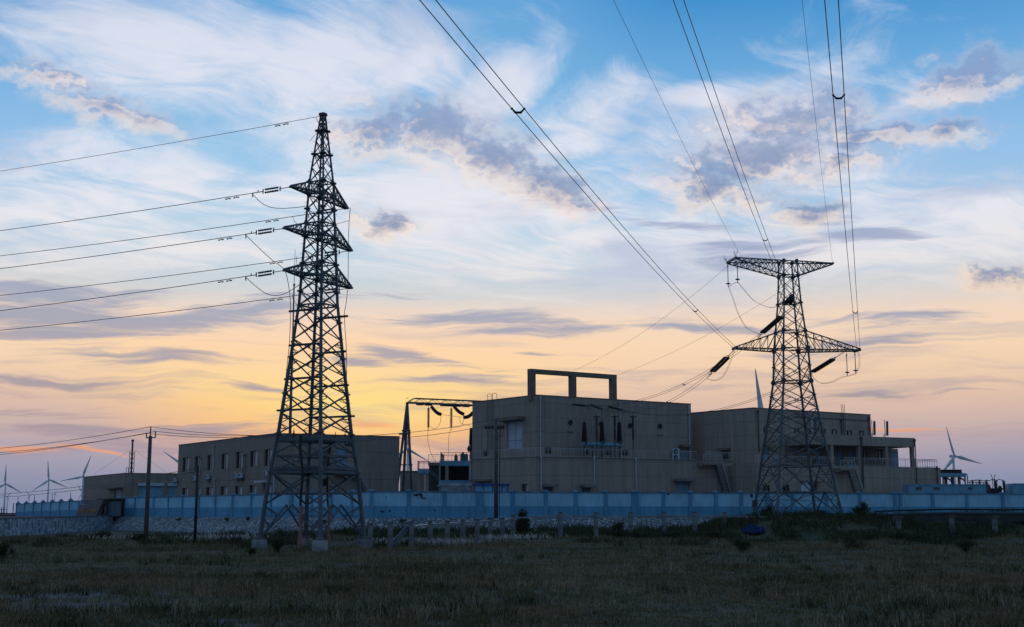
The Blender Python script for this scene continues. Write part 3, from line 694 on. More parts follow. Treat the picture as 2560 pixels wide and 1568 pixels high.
def stair(par, P, Q, px0, py0, px1, py1, land_px0, width=1.5, wall_off=.1, zbot=PZ):
    """straight outside flight parallel to a wall, with a landing at the top"""
    d = (Q-P).normalized(); n = Vector((d.y, -d.x, 0))
    s0, z0 = hit(px0, py0, P, Q); s1, _ = hit(px1, py1, P, Q); sl0, _ = hit(land_px0, py0, P, Q); z1 = zbot
    c = lambda s, o, z: V3(P+d*s+n*o, z)
    mid = wall_off+width/2
    lb = MB(); lb.obox(c((sl0+s0)/2, mid, z0-.15), d*(s0-sl0)/2, n*width/2, Vector((0,0,.15))); lb.obox(c(sl0+(s0-sl0)*.25, mid-.2, z0-.42), d*(s0-sl0)*.24, n*width*.3, Vector((0,0,.12)))
    st = obj('stair', lb, M['clad2'], par)
    k = int((z0-z1)/.19); tb = MB()
    for i in range(k):
        t = (i+.5)/k; tb.obox(c(lerp(s0, s1, t), mid, lerp(z0, z1, t)), d*(s1-s0)/k*.45, n*width*.46, Vector((0,0,.03)))
    obj('treads', tb, M['concrete'], st)
    sg = MB()
    for o in (wall_off+.03, wall_off+width-.03): sg.bar(c(s0, o, z0-.16), c(s1, o, z1-.1), .06, .13)
    obj('stringer', sg, M['darksteel'], st)
    hr = MB()
    for o in (wall_off+width-.03, wall_off+.05):
        hr.bar(c(s0, o, z0+1.0), c(s1, o, z1+1.0), .06); hr.bar(c(s0, o, z0+.55), c(s1, o, z1+.55), .035)
        for i in range(0, k+1, 3):
            t = i/k; hr.bar(c(lerp(s0, s1, t), o, lerp(z0, z1, t)), c(lerp(s0, s1, t), o, lerp(z0, z1, t)+1.0), .035)
    railing(hr, c(sl0, wall_off+width-.03, z0), c(s0, wall_off+width-.03, z0), 1.05)
    railing(hr, c(s1, wall_off+width-.03, z1), c(s1+2.2, wall_off+width-.03, z1), 1.05)
    obj('handrail', hr, M['rail'], st)
    return st
stair(mainb, pC, pR, 1786, 1158, 1822, 1226, 1743)
ac_unit(mC, mR, 1684.5, 1137, 1.1, 1.75, 'tall white two-fan air conditioner on the main terrace beside a door', 2, False)
# concrete frame on the roof
rf = thing('roof_frame', 'three-post concrete frame standing on the main roof, carrying shield wires', 'frame', (mC.x, mC.y, HM), None)
sF, _ = hit(1329, 990, mL, mC); fb = mL+dl*sF-nl*.6+dR*.0
dF = dR; nF = nR
def on_f(px, py): return hit(px, py, fb, fb+dF*10)
_, zT = on_f(1329, 923.5)
sP = [on_f(1329, 960)[0], on_f(1431, 960)[0], on_f(1532, 960)[0]]
for s in sP:
    mb = MB(); c = fb+dF*s; mb.obox(V3(c, (HM-.6+zT-.55)/2), dF*.42, nF*.38, Vector((0,0,(zT-.55-HM+.6)/2))); obj('post', mb, M['conc_tan'] if 'conc_tan' in M else M['coping2'], rf)
mb = MB(); mb.obox(V3(fb+dF*(sP[0]+sP[2])/2, zT-.27), dF*((sP[2]-sP[0])/2+.424), nF*.40, Vector((0,0,.30))); obj('beam', mb, M['coping2'], rf)
FR_MID = V3(fb+dF*sP[1]-nF*-.2, zT+.15); FR_END = V3(fb+dF*(sP[2]+.42), zT-.1)
# ------------------------------------------------------------------ east wing
HW = zat(1020, 174); wC = flat(at(1883, 1020, 174)); wL = flat(atz(1715, 1034, HW)); wR = flat(atz(2176, 1037.5, HW))
wB = wL+wR-wC; dW = (wR-wC).normalized(); nW = Vector((dW.y, -dW.x, 0)); dWl = (wC-wL).normalized(); nWl = Vector((dWl.y, -dWl.x, 0))
wing = thing('control_building', 'long tan wing with a row of small windows above a columned porch', 'building', (wC.x, wC.y, PZ))
hW = [hole(wC, wR, *q) for q in [(1909,1067,1920,1082),(1943,1068,1956,1083),(1985,1070,1998,1084),(2014,1071,2027,1085),(2052,1073,2065,1085),(2079,1074,2092,1086),(2117,1076,2130,1088),(2148,1077,2160,1089)]]
hW2 = [hole(wC, wR, 1971,1119,1994,1148), hole(wC, wR, 1909,1121,1922,1150)]
hWl = [hole(wL, wC, 1806,1126,1824,1150)]
mb = MB(); facade(mb, wC, wR, PZ-.5, HW, hW+hW2); facade(mb, wL, wC, PZ-.5, HW, hWl); prism_back(mb, [wL, wC, wR, wB], PZ-.5, HW, (0, 1)); mb.add([V3(p, HW-.6) for p in (wL, wC, wR, wB)], [(0,1,2,3)])
obj('wall', mb, M['clad3'], wing)
cpm = MB()
for a, e in ((wL, wC), (wC, wR), (wR, wB), (wB, wL)):
    d = (e-a).normalized(); n = Vector((d.y, -d.x, 0)); cpm.obox(V3((a+e)/2-n*.12, HW+.03), (e-a)/2+d*.05, n*.19, Vector((0,0,.05)))
obj('parapet', cpm, M['coping2'], wing)
for h in hW: window(wing, wC, wR, h)
slab(wing, 'door', wC, wR, hW2[0], -.2, .05, M['glass']); slab(wing, 'door', wC, wR, hW2[1], -.2, .05, M['doorblue']); slab(wing, 'door', wL, wC, hWl[0], -.2, .05, M['frame'])
slab(wing, 'canopy', wL, wC, hole(wL, wC, 1801,1121,1827,1126), 1.0, .98, M['coping2']); slab(wing, 'canopy', wC, wR, hole(wC, wR, 1906,1114,1928,1120), 1.0, .98, M['coping2'])
for q in [(1976,1046.5,2176,1048.5)]:
    slab(wing, 'string_course', wC, wR, hole(wC, wR, 1985,1046,2168,1048.5), .05, .08, M['frame'])
pipe(wing, wC, wR, 1893, 1032, 1130, m=M['darksteel']); pipe(wing, wC, wR, 2037, 1052, 1090, m=M['darksteel']); pipe(wing, wC, wR, 2170, 1048, 1086, m=M['darksteel']); pipe(wing, wC, wR, 2101, 1054, 1083, m=M['darksteel'])
pipe(wing, wC, wR, 2026, 1048, 1080, r=.16, m=M['pvc'])
lb = MB(); s_, z_ = hit(2107.5, 1086, wC, wR); _, zt2 = hit(2107.5, 1012, wC, wR)
for s in (s_-.35, s_, s_+.35): lb.bar(V3(wC+dW*s+nW*.2, z_), V3(wC+dW*s+nW*.2, zt2), .05)
for k in range(14): lb.bar(V3(wC+dW*(s_-.35)+nW*.2, z_+k*(zt2-z_)/13.2), V3(wC+dW*(s_+.35)+nW*.2, z_+k*(zt2-z_)/13.2), .035)
obj('roof_ladder', lb, M['darksteel'], wing)
# lower tier: terrace and porch in front of the wing
HQ = zat(1160.5, 168.5); qC = flat(at(1890, 1160.5, 168.5)); qR = flat(atz(2351, 1169.5, HQ))
dQ = (qR-qC).normalized(); nQ = Vector((dQ.y, -dQ.x, 0)); Lq = (qR-qC).length
mb = MB(); hQ = [hole(qC, qR, *q) for q in [(1906,1213,1925,1232),(1957,1212,1974,1232),(2008,1208,2042,1235)]]
facade(mb, qC, qR, PZ-.5, HQ, hQ); dep = 14
bk = [qC, qR, qR-nQ*dep, qC-nQ*dep]; prism_back(mb, bk, PZ-.5, HQ, (0,)); mb.add([V3(p, HQ) for p in bk], [(0,1,2,3)])
obj('podium_wall', mb, M['clad3'], wing)
for h in hQ[:2]: window(wing, qC, qR, h, light=False)
slab(wing, 'door', qC, qR, hQ[2], -.2, .05, M['doorblue'])
slab(wing, 'canopy', qC, qR, hole(qC, qR, 2002,1203,2048,1207), 1.1, 1.08, M['coping2'])
sa = hit(2024, 1130, qC, qR)[0]; sb = hit(2288, 1130, qC, qR)[0]
_, zc0 = hit(2215, 1116, qC, qR); _, zc1 = hit(2215, 1093, qC, qR)
pd = 5.0
mb = MB(); mid = qC+dQ*((sa+sb)/2)-nQ*(pd/2-.02); mb.obox(V3(mid, (zc0+zc1)/2), dQ*(sb-sa)/2, nQ*pd/2, Vector((0,0,(zc1-zc0)/2))); obj('porch_roof', mb, M['clad3'], wing)
for px in (2082, 2151, 2219, 2284):
    s = hit(px, 1130, qC, qR)[0]; mb = MB(); c = qC+dQ*s-nQ*.35; mb.obox(V3(c, (HQ+zc0)/2), dQ*.24, nQ*.24, Vector((0,0,(zc0-HQ)/2))); obj('column', mb, M['clad3'], wing)
# back wall of the porch, open at the right end
s2 = hit(2254, 1130, qC, qR)[0]
mb = MB(); Pb, Qb = qC+dQ*sa-nQ*pd, qC+dQ*s2-nQ*pd
hb = [hole(Pb, Qb, *q) for q in [(2038,1126,2052,1162),(2093,1128,2108,1164),(2122,1129,2138,1165),(2156,1122,2168,1147),(2192,1124,2206,1148),(2230,1131,2246,1166)]]
facade(mb, Pb, Qb, HQ, zc0, hb); obj('porch_back_wall', mb, M['clad2'], wing)
for i, h in enumerate(hb):
    if i in (3, 4): window(wing, Pb, Qb, h)
    else: slab(wing, 'door', Pb, Qb, h, -.1, .05, M['doorblue'])
rl = MB(); railing(rl, V3(qC-nQ*.1, HQ), V3(qC+dQ*hit(2090, 1160, qC, qR)[0]-nQ*.1, HQ)); railing(rl, V3(qC+dQ*hit(2112, 1160, qC, qR)[0]-nQ*.1, HQ), V3(qC+dQ*(hit(2344, 1160, qC, qR)[0])-nQ*.1, HQ)); e = qC+dQ*hit(2344, 1160, qC, qR)[0]-nQ*.1; railing(rl, V3(e, HQ), V3(e-nQ*4, HQ))
obj('terrace_railing', rl, M['rail'], wing)
for px, a, e in [(2285,1104,1212),(2340,1172,1215)]: pipe(wing, qC, qR, px, a, e, m=M['darksteel'])
pipe(wing, qC, qR, 2151.5, 1098, 1222, r=.1, m=M['darksteel'])
stair(wing, qC, qR, 2118, 1172, 2153, 1226, 2083)
ac_unit(wC, wR, 2005, 1150, .9, .7, 'small air conditioner on the wing terrace behind the right tower legs', 1, False)
dh = MB(); sD, zD = hit(1985, 1222, qC, qR); cD = qC+dQ*sD+nQ*2.2
dh.lathe(V3(cD, zD), V3(cD+nQ*.3+Vector((0,0,.05)), zD), [(0,.2),(.5,.62),(1,.78)], 16); dsh = tag(obj('satellite_dish', dh, M['acwhite']), 'round white dish low against the wing wall, seen through the right tower', 'dish')
for i, (px, lab) in enumerate([(2181, 'flat panel antenna on the porch roof close to the upper storey wall'), (2213, 'flat panel antenna on a tripod mast out on the porch roof')]):
    b_ = at(px, 1091 if i == 0 else 1092, qC.y+6+i*1.5+9); b_.z = zc1
    t = thing('panel_antenna', lab, 'antenna', b_, 'panel antennas on the porch roof'); hgt = at(px, 1053, b_.y).z-zc1
    mb = MB(); mb.tube([b_, b_+Vector((0,0,hgt+.2))], .05, 6)
    for a in (0, 2.1, 4.2): mb.bar(b_+Vector((0,0,hgt*.35)), b_+Vector((math.cos(a)*.9, math.sin(a)*.9, 0)), .04)
    obj('mast', mb, M['steel'], t); mb = MB(); mb.obox(b_+Vector((.35,0,hgt*.62)), Vector((.16,0,.012)), Vector((0,.08,0)), Vector((.03,0,hgt*.38))); obj('panel', mb, M['steel'], t)
# ------------------------------------------------------------------ left building
HLb = zat(1084, 176); lC = flat(at(690, 1084, 176)); lL = flat(atz(447, 1113, HLb)); lR = flat(atz(999, 1092, HLb)); lB = lL+lR-lC
leftb = thing('office_building', 'two-storey tan block with tall sash windows, behind the left tower', 'building', (lC.x, lC.y, PZ))
uw = [(456,1144,472,1180),(487,1141,503,1178),(518,1138,534,1175),(553,1134,569,1173),(590,1130,607,1171),(625,1127,643,1167),(661,1123,680,1165)]
lw = [(455,1220,470,1242),(487,1219,501,1242),(515,1218,532,1242),(551,1216,568,1242),(587,1215,605,1242),(623,1213,640,1242),(659,1211,678,1242)]
hU = [hole(lL, lC, *q) for q in uw+lw]; hV = [hole(lC, lR, 800,1118,823,1164), hole(lC, lR, 838,1120,866,1180)]
mb = MB(); facade(mb, lL, lC, PZ-.5, HLb, hU); facade(mb, lC, lR, PZ-.5, HLb, hV); prism_back(mb, [lL, lC, lR, lB], PZ-.5, HLb, (0, 1)); mb.add([V3(p, HLb-.5) for p in (lL, lC, lR, lB)], [(0,1,2,3)])
obj('wall', mb, M['clad2'], leftb)
cpm = MB()
for a, e in ((lL, lC), (lC, lR), (lR, lB), (lB, lL)):
    d = (e-a).normalized(); n = Vector((d.y, -d.x, 0)); cpm.obox(V3((a+e)/2-n*.12, HLb+.03), (e-a)/2+d*.05, n*.19, Vector((0,0,.05)))
obj('parapet', cpm, M['coping2'], leftb)
for h in hU: window(leftb, lL, lC, h)
window(leftb, lC, lR, hV[0], light=False); slab(leftb, 'door', lC, lR, hV[1], -.2, .05, M['doorblue'])
for px, a, e in [(536,1118,1180),(539,1200,1232),(688,1190,1232)]: pipe(leftb, lL, lC, px, a, e)
for px, a, e in [(505,1150,1192),(611,1141,1184),(617,1141,1184)]: pipe(leftb, lL, lC, px, a, e, r=.05, m=M['darksteel'])
slab(leftb, 'canopy', lL, lC, hole(lL, lC, 655,1202,681,1207), 1.2, 1.18, M['pvc'])
stair(leftb, lC, lR, 886, 1180, 940, 1230, 835)
for i, (px, py, lab) in enumerate([(443,1200,'air conditioner at the far left corner of the office block'),(493,1196,'air conditioner under the second upper window of the office block'),(525,1192,'air conditioner beside the white pipe of the office block'),(597,1190,'left one of two air conditioners side by side on the office block'),(608,1189,'right one of two air conditioners side by side on the office block'),(672,1183,'air conditioner under the last upper window, just left of the tower')]):
    ac_unit(lL, lC, px, py, .95, .72, lab)
ac_unit(lC, lR, 872, 1188, 1.3, .8, 'pale air conditioner on the landing beside the outside stair', 1)
# ------------------------------------------------------------------ gatehouse and gate sign
HG = zat(1183.5, 214); gC = flat(at(312, 1183.5, 214)); gL = flat(atz(210, 1193, HG)); gR = flat(atz(446, 1184.5, HG)); gB = gL+gR-gC
gate = thing('gatehouse', 'low flat-roofed brown building with roller shutters at the gate', 'building', (gC.x, gC.y, PZ))
gL2 = gL; hG = [hole(gL, gC, 286,1222,302,1246)]; hS = [hole(gC, gR, 347,1213,408,1245), hole(gC, gR, 421,1213,444,1245)]
mb = MB(); facade(mb, gL, gC, PZ-.5, HG, hG); facade(mb, gC, gR, PZ-.5, HG, hS); prism_back(mb, [gL, gC, gR, gB], PZ-.5, HG, (0, 1)); mb.add([V3(p, HG-.3) for p in (gL, gC, gR, gB)], [(0,1,2,3)])
obj('wall', mb, M['clad2'], gate)
cpm = MB()
for a, e in ((gL, gC), (gC, gR), (gR, gB), (gB, gL)):
    d = (e-a).normalized(); n = Vector((d.y, -d.x, 0)); cpm.obox(V3((a+e)/2-n*.12, HG+.03), (e-a)/2+d*.05, n*.19, Vector((0,0,.05)))
obj('parapet', cpm, M['coping2'], gate)
slab(gate, 'door', gL, gC, hG[0], -.2, .05, M['doorblue']); slab(gate, 'canopy', gL, gC, hole(gL, gC, 272,1218,309,1222), 1.2, 1.18, M['coping2'])
for h, q in zip(hS, [(345,1208,411,1215),(419,1208,446,1215)]):
    sh = slab(gate, 'roller_shutter', gC, gR, h, -.12, .06, M['tank']); sl2 = MB(); s0, s1, z0, z1 = h; d = (gR-gC).normalized(); n = Vector((d.y, -d.x, 0))
    for k in range(int((z1-z0)/.22)): sl2.obox(V3(gC+d*(s0+s1)/2-n*.115, z0+.11+k*.22), d*(s1-s0)/2, n*.012, Vector((0,0,.07)))
    obj('slats', sl2, M['tank'], sh); slab(gate, 'shutter_box', gC, gR, hole(gC, gR, *q), .35, .34, M['acwhite'])
# chimney on the gatehouse
cb_ = at(328, 1184, 219); zc = at(328, 1098, 219).z
t = thing('flue_stack', 'slim dark flue with a lattice sleeve on the gatehouse roof', 'chimney', (cb_.x, cb_.y, HG))
mb = MB(); mb.tube([V3(cb_, HG-.5), V3(cb_, zc-.4)], .16, 8); obj('flue', mb, M['darksteel'], t)
mb = MB(); mb.lathe(V3(cb_, zc-.45), V3(cb_, zc), [(0,.12),(.3,.3),(.5,.3),(1,.03)], 8); obj('cowl', mb, M['darksteel'], t)
mb = MB(); zs_ = at(328, 1128, 219).z
for a in range(4):
    o = Vector((math.cos(a*math.pi/2+.5)*.42, math.sin(a*math.pi/2+.5)*.42, 0)); o2 = Vector((math.cos(a*math.pi/2+.5+math.pi/2)*.42, math.sin(a*math.pi/2+.5+math.pi/2)*.42, 0))
    mb.bar(V3(cb_, HG-.3)+o, V3(cb_, zs_)+o, .07)
    for k in range(5): mb.bar(V3(cb_, lerp(HG, zs_, k/5))+o, V3(cb_, lerp(HG, zs_, (k+1)/5))+o2, .04)
obj('lattice_sleeve', mb, M['darksteel'], t)
mb = MB(); hoop = V3(cb_, HG)+Vector((-.9, 0, 0)); mb.tube([hoop, hoop+Vector((0,0,1.1)), hoop+Vector((.15,0,1.25)), hoop+Vector((.35,0,1.1)), hoop+Vector((.35,0,-.2))], .05, 5); obj('ladder_hoop', mb, M['darksteel'], t)
mb = MB()
for sx_ in (-1, 1): mb.tube([V3(cb_, zs_+.5), V3(cb_, HG)+Vector((sx_*6.5, 0, 0))], .015, 4)
obj('guy_wire', mb, M['wire'], t)
# sloping sign board with lettering
SY = 208; sA_, sB_ = flat(at(206, 1250, SY)), flat(at(258, 1250, SY-3)); ds = (sB_-sA_); Ls = ds.length; ds.normalize(); ns_ = Vector((ds.y, -ds.x, 0))
zS1 = at(230, 1250, SY).z; zS0 = PZ-.3; lean = .9
t = thing('gate_sign', 'dark stone sign slab with yellow and red lettering, leaning beside the gate', 'sign', (sA_.x, sA_.y, zS0))
mb = MB(); a, e = sA_, sB_
q = [V3(a-ds*.9+ns_*.6, zS0), V3(e-ds*1.0+ns_*.6, zS0), V3(e, zS1), V3(a, zS1)]; qb = [p-ns_*.9 for p in q]; qb[2] = q[2]-ns_*.25; qb[3] = q[3]-ns_*.25
mb.add(q+qb, [(0,1,2,3),(5,4,7,6),(1,5,6,2),(4,0,3,7),(3,2,6,7)]); obj('slab', mb, M['granite'], t)
u_ = (q[1]-q[0]); v_ = (q[3]-q[0]); nn = u_.cross(v_).normalized()
def sp(fu, fv): return q[0]+u_*fu+v_*fv+nn*.03
def glyphs(name, f0, f1, v0, v1, n, m, seed):
    rr = random.Random(seed); mb = MB()
    for i in range(n):
        fa = lerp(f0, f1, i/n); fb_ = lerp(f0, f1, (i+.82)/n)
        for k in range(rr.randint(3, 4)):
            if k % 2 == 0: vv = rr.uniform(v0, v1); p, e2 = sp(fa, vv), sp(fb_, vv+rr.uniform(-.01, .02))
            else: uu = rr.uniform(fa, fb_); p, e2 = sp(uu, v0), sp(uu+.01, v1)
            mb.bar(p, e2, .09, .03)
    obj(name, mb, m, t)
glyphs('lettering', .06, .30, .30, .48, 3, M['gold'], 1); glyphs('lettering', .30, .58, .32, .50, 3, M['red_letter'], 2); glyphs('lettering', .58, .90, .33, .53, 4, M['gold'], 3)
glyphs('small_lettering', .16, .42, .70, .76, 6, M['pale_letter'], 4)
lgm = MB(); lgm.add([sp(.10,.68), sp(.145,.68), sp(.135,.82), sp(.115,.84)], [(0,1,2,3)]); lgm.add([sp(.10,.68)+nn*.02, sp(.145,.68)+nn*.02, sp(.135,.82)+nn*.02, sp(.115,.84)+nn*.02], [(0,1,2,3)]); obj('emblem', lgm, M['acwhite'], t)
# dark booth between sign and gatehouse
kA, kB = flat(at(245, 1260, 210)), flat(at(272, 1260, 207)); t = thing('gate_booth', 'small black gate booth with a grey doorway right of the sign', 'booth', (kA.x, kA.y, PZ))
mb = MB(); zk = at(260, 1249, 208).z; hk = [hole(kA, kB, 256,1263,265,1287)]; facade(mb, kA, kB, PZ-.4, zk, hk); d = (kB-kA).normalized(); n = Vector((d.y,-d.x,0)); prism_back(mb, [kA, kB, kB-n*3, kA-n*3], PZ-.4, zk, (0,)); mb.add([V3(p, zk) for p in (kA, kB, kB-n*3, kA-n*3)], [(0,1,2,3)]); obj('shell', mb, M['dark'], t)
slab(t, 'doorway', kA, kB, hk[0], -.2, .05, M['granite'])  # plain dark grey panel set back in the booth opening
rfm = MB(); rfm.obox(V3((kA+kB)/2-n*1.5, zk+.12), (kB-kA)/2+d*.25, n*1.75, Vector((0,0,.1))); obj('roof', rfm, M['frame'], t)
# wall continues from booth to the long wall: gate leaf
gA, gE = flat(at(274, 1260, 206)), flat(at(303, 1260, 203)); t = thing('gate_leaf', 'pale blue metal gate leaf between the booth and the wall', 'gate', (gA.x, gA.y, PZ))
d = (gE-gA).normalized(); n = Vector((d.y,-d.x,0)); zg = PZ+2.3
mb = MB(); mb.obox(V3((gA+gE)/2, (PZ+zg)/2), (gE-gA)/2, n*.04, Vector((0,0,(zg-PZ)/2))); obj('sheet', mb, M['gate'], t)
mb = MB()
for s in (0, .5, 1): p = gA.lerp(gE, s)+n*.05; mb.bar(V3(p, PZ), V3(p, zg+.05), .12)
for z in (PZ+.2, zg): mb.bar(V3(gA+n*.06, z), V3(gE+n*.06, z), .1)
obj('gate_frame', mb, M['gate'], t)
# ------------------------------------------------------------------ lattice towers
def proj(p):
    x, y, z = p[0], p[1], p[2]-EYE; dd = y*CP+z*SP
    return 1280+F*x/dd, 784-F*(z*CP-y*SP)/dd
class Tower:
    def __init__(s, c, az, levels, ):
        s.c = flat(c); s.e1 = Vector((math.cos(az), math.sin(az), 0)); s.e2 = Vector((-math.sin(az), math.cos(az), 0)); s.lv = levels
    def a(s, z):
        L_ = s.lv
        if z <= L_[0][0]: return L_[0][1]
        for (z0, a0), (z1, a1) in zip(L_[:-1], L_[1:]):
            if z <= z1: return lerp(a0, a1, (z-z0)/(z1-z0))
        return L_[-1][1]
    def k(s, i, z):                        # corner i: 0 (-,-) 1 (+,-) 2 (+,+) 3 (-,+)
        sg = [(-1,-1),(1,-1),(1,1),(-1,1)][i % 4]; a = s.a(z)
        p = s.c+s.e1*(a*sg[0])+s.e2*(a*sg[1]); return Vector((p.x, p.y, z))
    def tip(s, side, px, py, lo=1, hi=14):
        best = None
        for i in range(400):
            L_ = lo+(hi-lo)*i/399; p = s.c+s.e1*(side*L_); q = at(px, py, p.y)
            e = abs(q.x-p.x)
            if best is None or e < best[0]: best = (e, L_, q.z)
        p = s.c+s.e1*(side*best[1]); return Vector((p.x, p.y, best[2]))
def gusset(mb, p, n, w): mb.lathe(p-n*.03, p+n*.03, [(0,w),(1,w)], 6)
def body(t, T, panels, leg_r, mats, hor=(), kpanels=(), sec=()):
    """legs, and one bracing part per face"""
    for i in range(4):
        mb = MB(); zs = [z for z, _ in T.lv]; mb.tube([T.k(i, z) for z in zs], [lerp(leg_r[0], leg_r[1], (z-zs[0])/(zs[-1]-zs[0])) for z in zs], 8)
        for z in panels[2:-1:2]: p = T.k(i, z); mb.lathe(p-Vector((0,0,.05)), p+Vector((0,0,.05)), [(0,leg_r[0]*1.5),(1,leg_r[0]*1.5)], 8)
        mb2 = mb
        z = zs[0]+3
        o = (T.k(i, z)-Vector((T.c.x, T.c.y, z))).normalized()
        while z < zs[-1]-.5:
            p = T.k(i, z); mb2.bar(p, p+o*.28, .025); z += .9
        mb2.smooth = False; obj('leg', mb2, mats, t)
    for i in range(4):
        j = (i+1) % 4; mb = MB()
        for n_, (z0, z1) in enumerate(zip(panels[:-1], panels[1:])):
            w = lerp(.11, .05, (z0-panels[0])/(panels[-1]-panels[0]))
            A0, B0, A1, B1 = T.k(i, z0), T.k(j, z0), T.k(i, z1), T.k(j, z1)
            if n_ in kpanels:
                m_ = (A1+B1)/2; mb.bar(A0, m_, w); mb.bar(B0, m_, w)
                for q in (.33, .66):
                    mb.bar(A0.lerp(m_, q), A0.lerp(A1, q), w*.6); mb.bar(B0.lerp(m_, q), B0.lerp(B1, q), w*.6)
                    mb.bar(A0.lerp(m_, q), A0.lerp(A1, q+.3), w*.6); mb.bar(B0.lerp(m_, q), B0.lerp(B1, q+.3), w*.6)
            else:
                mb.bar(A0, B1, w); mb.bar(B0, A1, w)
                if n_ in sec:
                    x = (A0+B0+A1+B1)/4
                    for P_, Q_ in ((A0, A1), (B0, B1)):
                        h_ = (P_+Q_)/2; mb.bar(h_, (P_+x)/2, w*.55); mb.bar(h_, (Q_+x)/2, w*.55); mb.bar((P_+x)/2, P_.lerp(Q_, .25), w*.5); mb.bar((Q_+x)/2, P_.lerp(Q_, .75), w*.5)
        for z in hor:
            mb.bar(T.k(i, z), T.k(j, z), .12 if z < panels[len(panels)//2] else .09)
        obj('face_bracing', mb, mats, t)
    for z in hor:
        mb = MB(); m_ = [(T.k(i, z)+T.k(i+1, z))/2 for i in range(4)]
        for i in range(4): mb.bar(m_[i], m_[(i+1) % 4], .07)
        mb.bar(T.k(0, z), T.k(2, z), .05)
        obj('diaphragm', mb, mats, t)
def arm(t, T, side, tip, zb, zt, mats, halfw=.12, nweb=5, flat_top=False, plate=.16):
    """pyramid crossarm; side -1/+1 along e1"""
    ii = (0, 3) if side < 0 else (1, 2)
    ends = [tip-T.e2*halfw, tip+T.e2*halfw]
    mb = MB(); tops = []; bots = []
    for q, i in enumerate(ii):
        rb, rt = T.k(i, zb), T.k(i, zt); e = ends[q]
        eb = e if not flat_top else e-Vector((0,0,.12)); et = e+Vector((0,0,.12)) if not flat_top else e
        mb.bar(rb, eb, .13 if not flat_top else .12); mb.bar(rt, et, .12)
        P_ = [rb.lerp(eb, k/nweb) for k in range(nweb+1)]; Q_ = [rt.lerp(et, k/nweb) for k in range(nweb+1)]
        bots.append(P_); tops.append(Q_)
        for k in range(nweb):
            mb.bar(P_[k], Q_[k+1] if flat_top else Q_[k], .055) if k else None
            mb.bar(Q_[k], P_[k+1], .06)
            if k: mb.bar(P_[k], Q_[k], .05)
    for k in range(nweb):
        mb.bar(bots[0][k], bots[1][k+1], .05); mb.bar(bots[1][k], bots[0][k+1], .05); mb.bar(tops[0][k], tops[1][k+1], .05)
        if k: mb.bar(bots[0][k], bots[1][k], .05); mb.bar(tops[0][k], tops[1][k], .05)
    mb.bar(ends[0]-T.e2*.12, ends[1]+T.e2*.12, .16, plate)
    for q, i in enumerate(ii):
        for z in (zb, zt): gusset(mb, T.k(i, z), T.e2, .26)
    return obj('crossarm', mb, mats, t)
# --- left tower
TY = 104.0; zz = lambda py: zat(py, TY)
hw = lambda px: px*TY/F/1.345*1.0
lc = at(781, 1363, TY)
LT = Tower(lc, R(62), [(zz(1345), hw(122)), (zz(1180), hw(103)), (zz(1081), hw(86)), (zz(900), hw(63)), (zz(757), hw(46)), (zz(455), hw(29)), (zz(290), hw(6))])
lt = thing('transmission_tower', 'tall steel lattice tower with three crossarms per side, standing on round concrete footings', 'pylon', (lc.x, lc.y, base_z(lc.x, lc.y)), 'lattice transmission towers')
pan = [zz(p) for p in (1345,1262,1180,1135,1085,1035,985,940,895,850,805,765,730,695,660,626,593,560,524,489,457,421,387,354,328,310,290)]
body(lt, LT, pan, (.19, .07), M['steel'], hor=[zz(p) for p in (1234,1180,1141,1100,765,694,660,593,560,489,457,387,328,310)], kpanels=(0,), sec=(4,5,6,7,8))
capm = MB(); pz = zz(287); a_ = hw(9); capm.box((lc.x, lc.y, pz), (a_*2.4, a_*2.4, .25), R(62)); obj('top_plate', capm, M['darksteel'], lt)
for i in range(4):
    p = LT.k(i, zz(1345)); q = LT.k(i, zz(1345)-1); d = (p-LT.k(i, p.z+2)); gz = base_z(p.x, p.y)
    mb = MB(); mb.lathe((p.x, p.y, gz-.4), (p.x, p.y, p.z-.12), [(0,.66),(.92,.62),(1,.58)], 14); f_ = obj('footing', mb, M['footing'], lt)
    mb = MB(); mb.lathe((p.x, p.y, p.z-.12), (p.x, p.y, p.z+.12), [(0,.5),(.6,.42),(1,.3)], 12); obj('footing_cap', mb, M['conc_dark'], f_)
ARM = []
for (l, r, tb, bb) in [((729,467),(866,521),457,489),((713,570.5),(876,627),560,593),((713,676),(876,720.5),663,695)]:
    tl, tr = LT.tip(-1, *l), LT.tip(1, *r); zt_, zb_2 = zz(tb), zz(bb)
    tl.z = min(tl.z, zt_-.25); arm(lt, LT, -1, tl, zb_2, zt_, M['steel'], nweb=5); arm(lt, LT, 1, tr, zb_2, zt_, M['steel'], nweb=5); ARM.append((tl, tr))
for py, ext in [(779,.9),(866,.35),(950,.25),(1028,.5)]:          # cable cleats: beams that stick out past a leg
    A_, Cc = LT.k(0, zz(py)), LT.k(1, zz(py)); B_, D_ = LT.k(3, zz(py)-.1), LT.k(2, zz(py)-.1)
    # left leg to near leg, far leg to right leg
    n0 = (LT.k(3, zz(py))-LT.k(0, zz(py))).normalized()
    a0 = LT.k(3, zz(py)); c0 = LT.k(0, zz(py)); u = (a0-c0).normalized(); mb = MB(); mb.bar(c0, a0+u*ext, .2, .16); obj('cable_beam', mb, M['darksteel'], lt)
    b0 = LT.k(1, zz(py+11)); d0 = LT.k(2, zz(py+11)); u = (b0-d0).normalized(); mb = MB(); mb.bar(d0, b0+u*ext, .2, .16); obj('cable_beam', mb, M['darksteel'], lt)
mb = MB()
for py, th in ((1100,.32),(1172,.24),(1182,.24)):
    for i in range(4): mb.bar(LT.k(i, zz(py)), LT.k(i+1, zz(py)), .2, th)
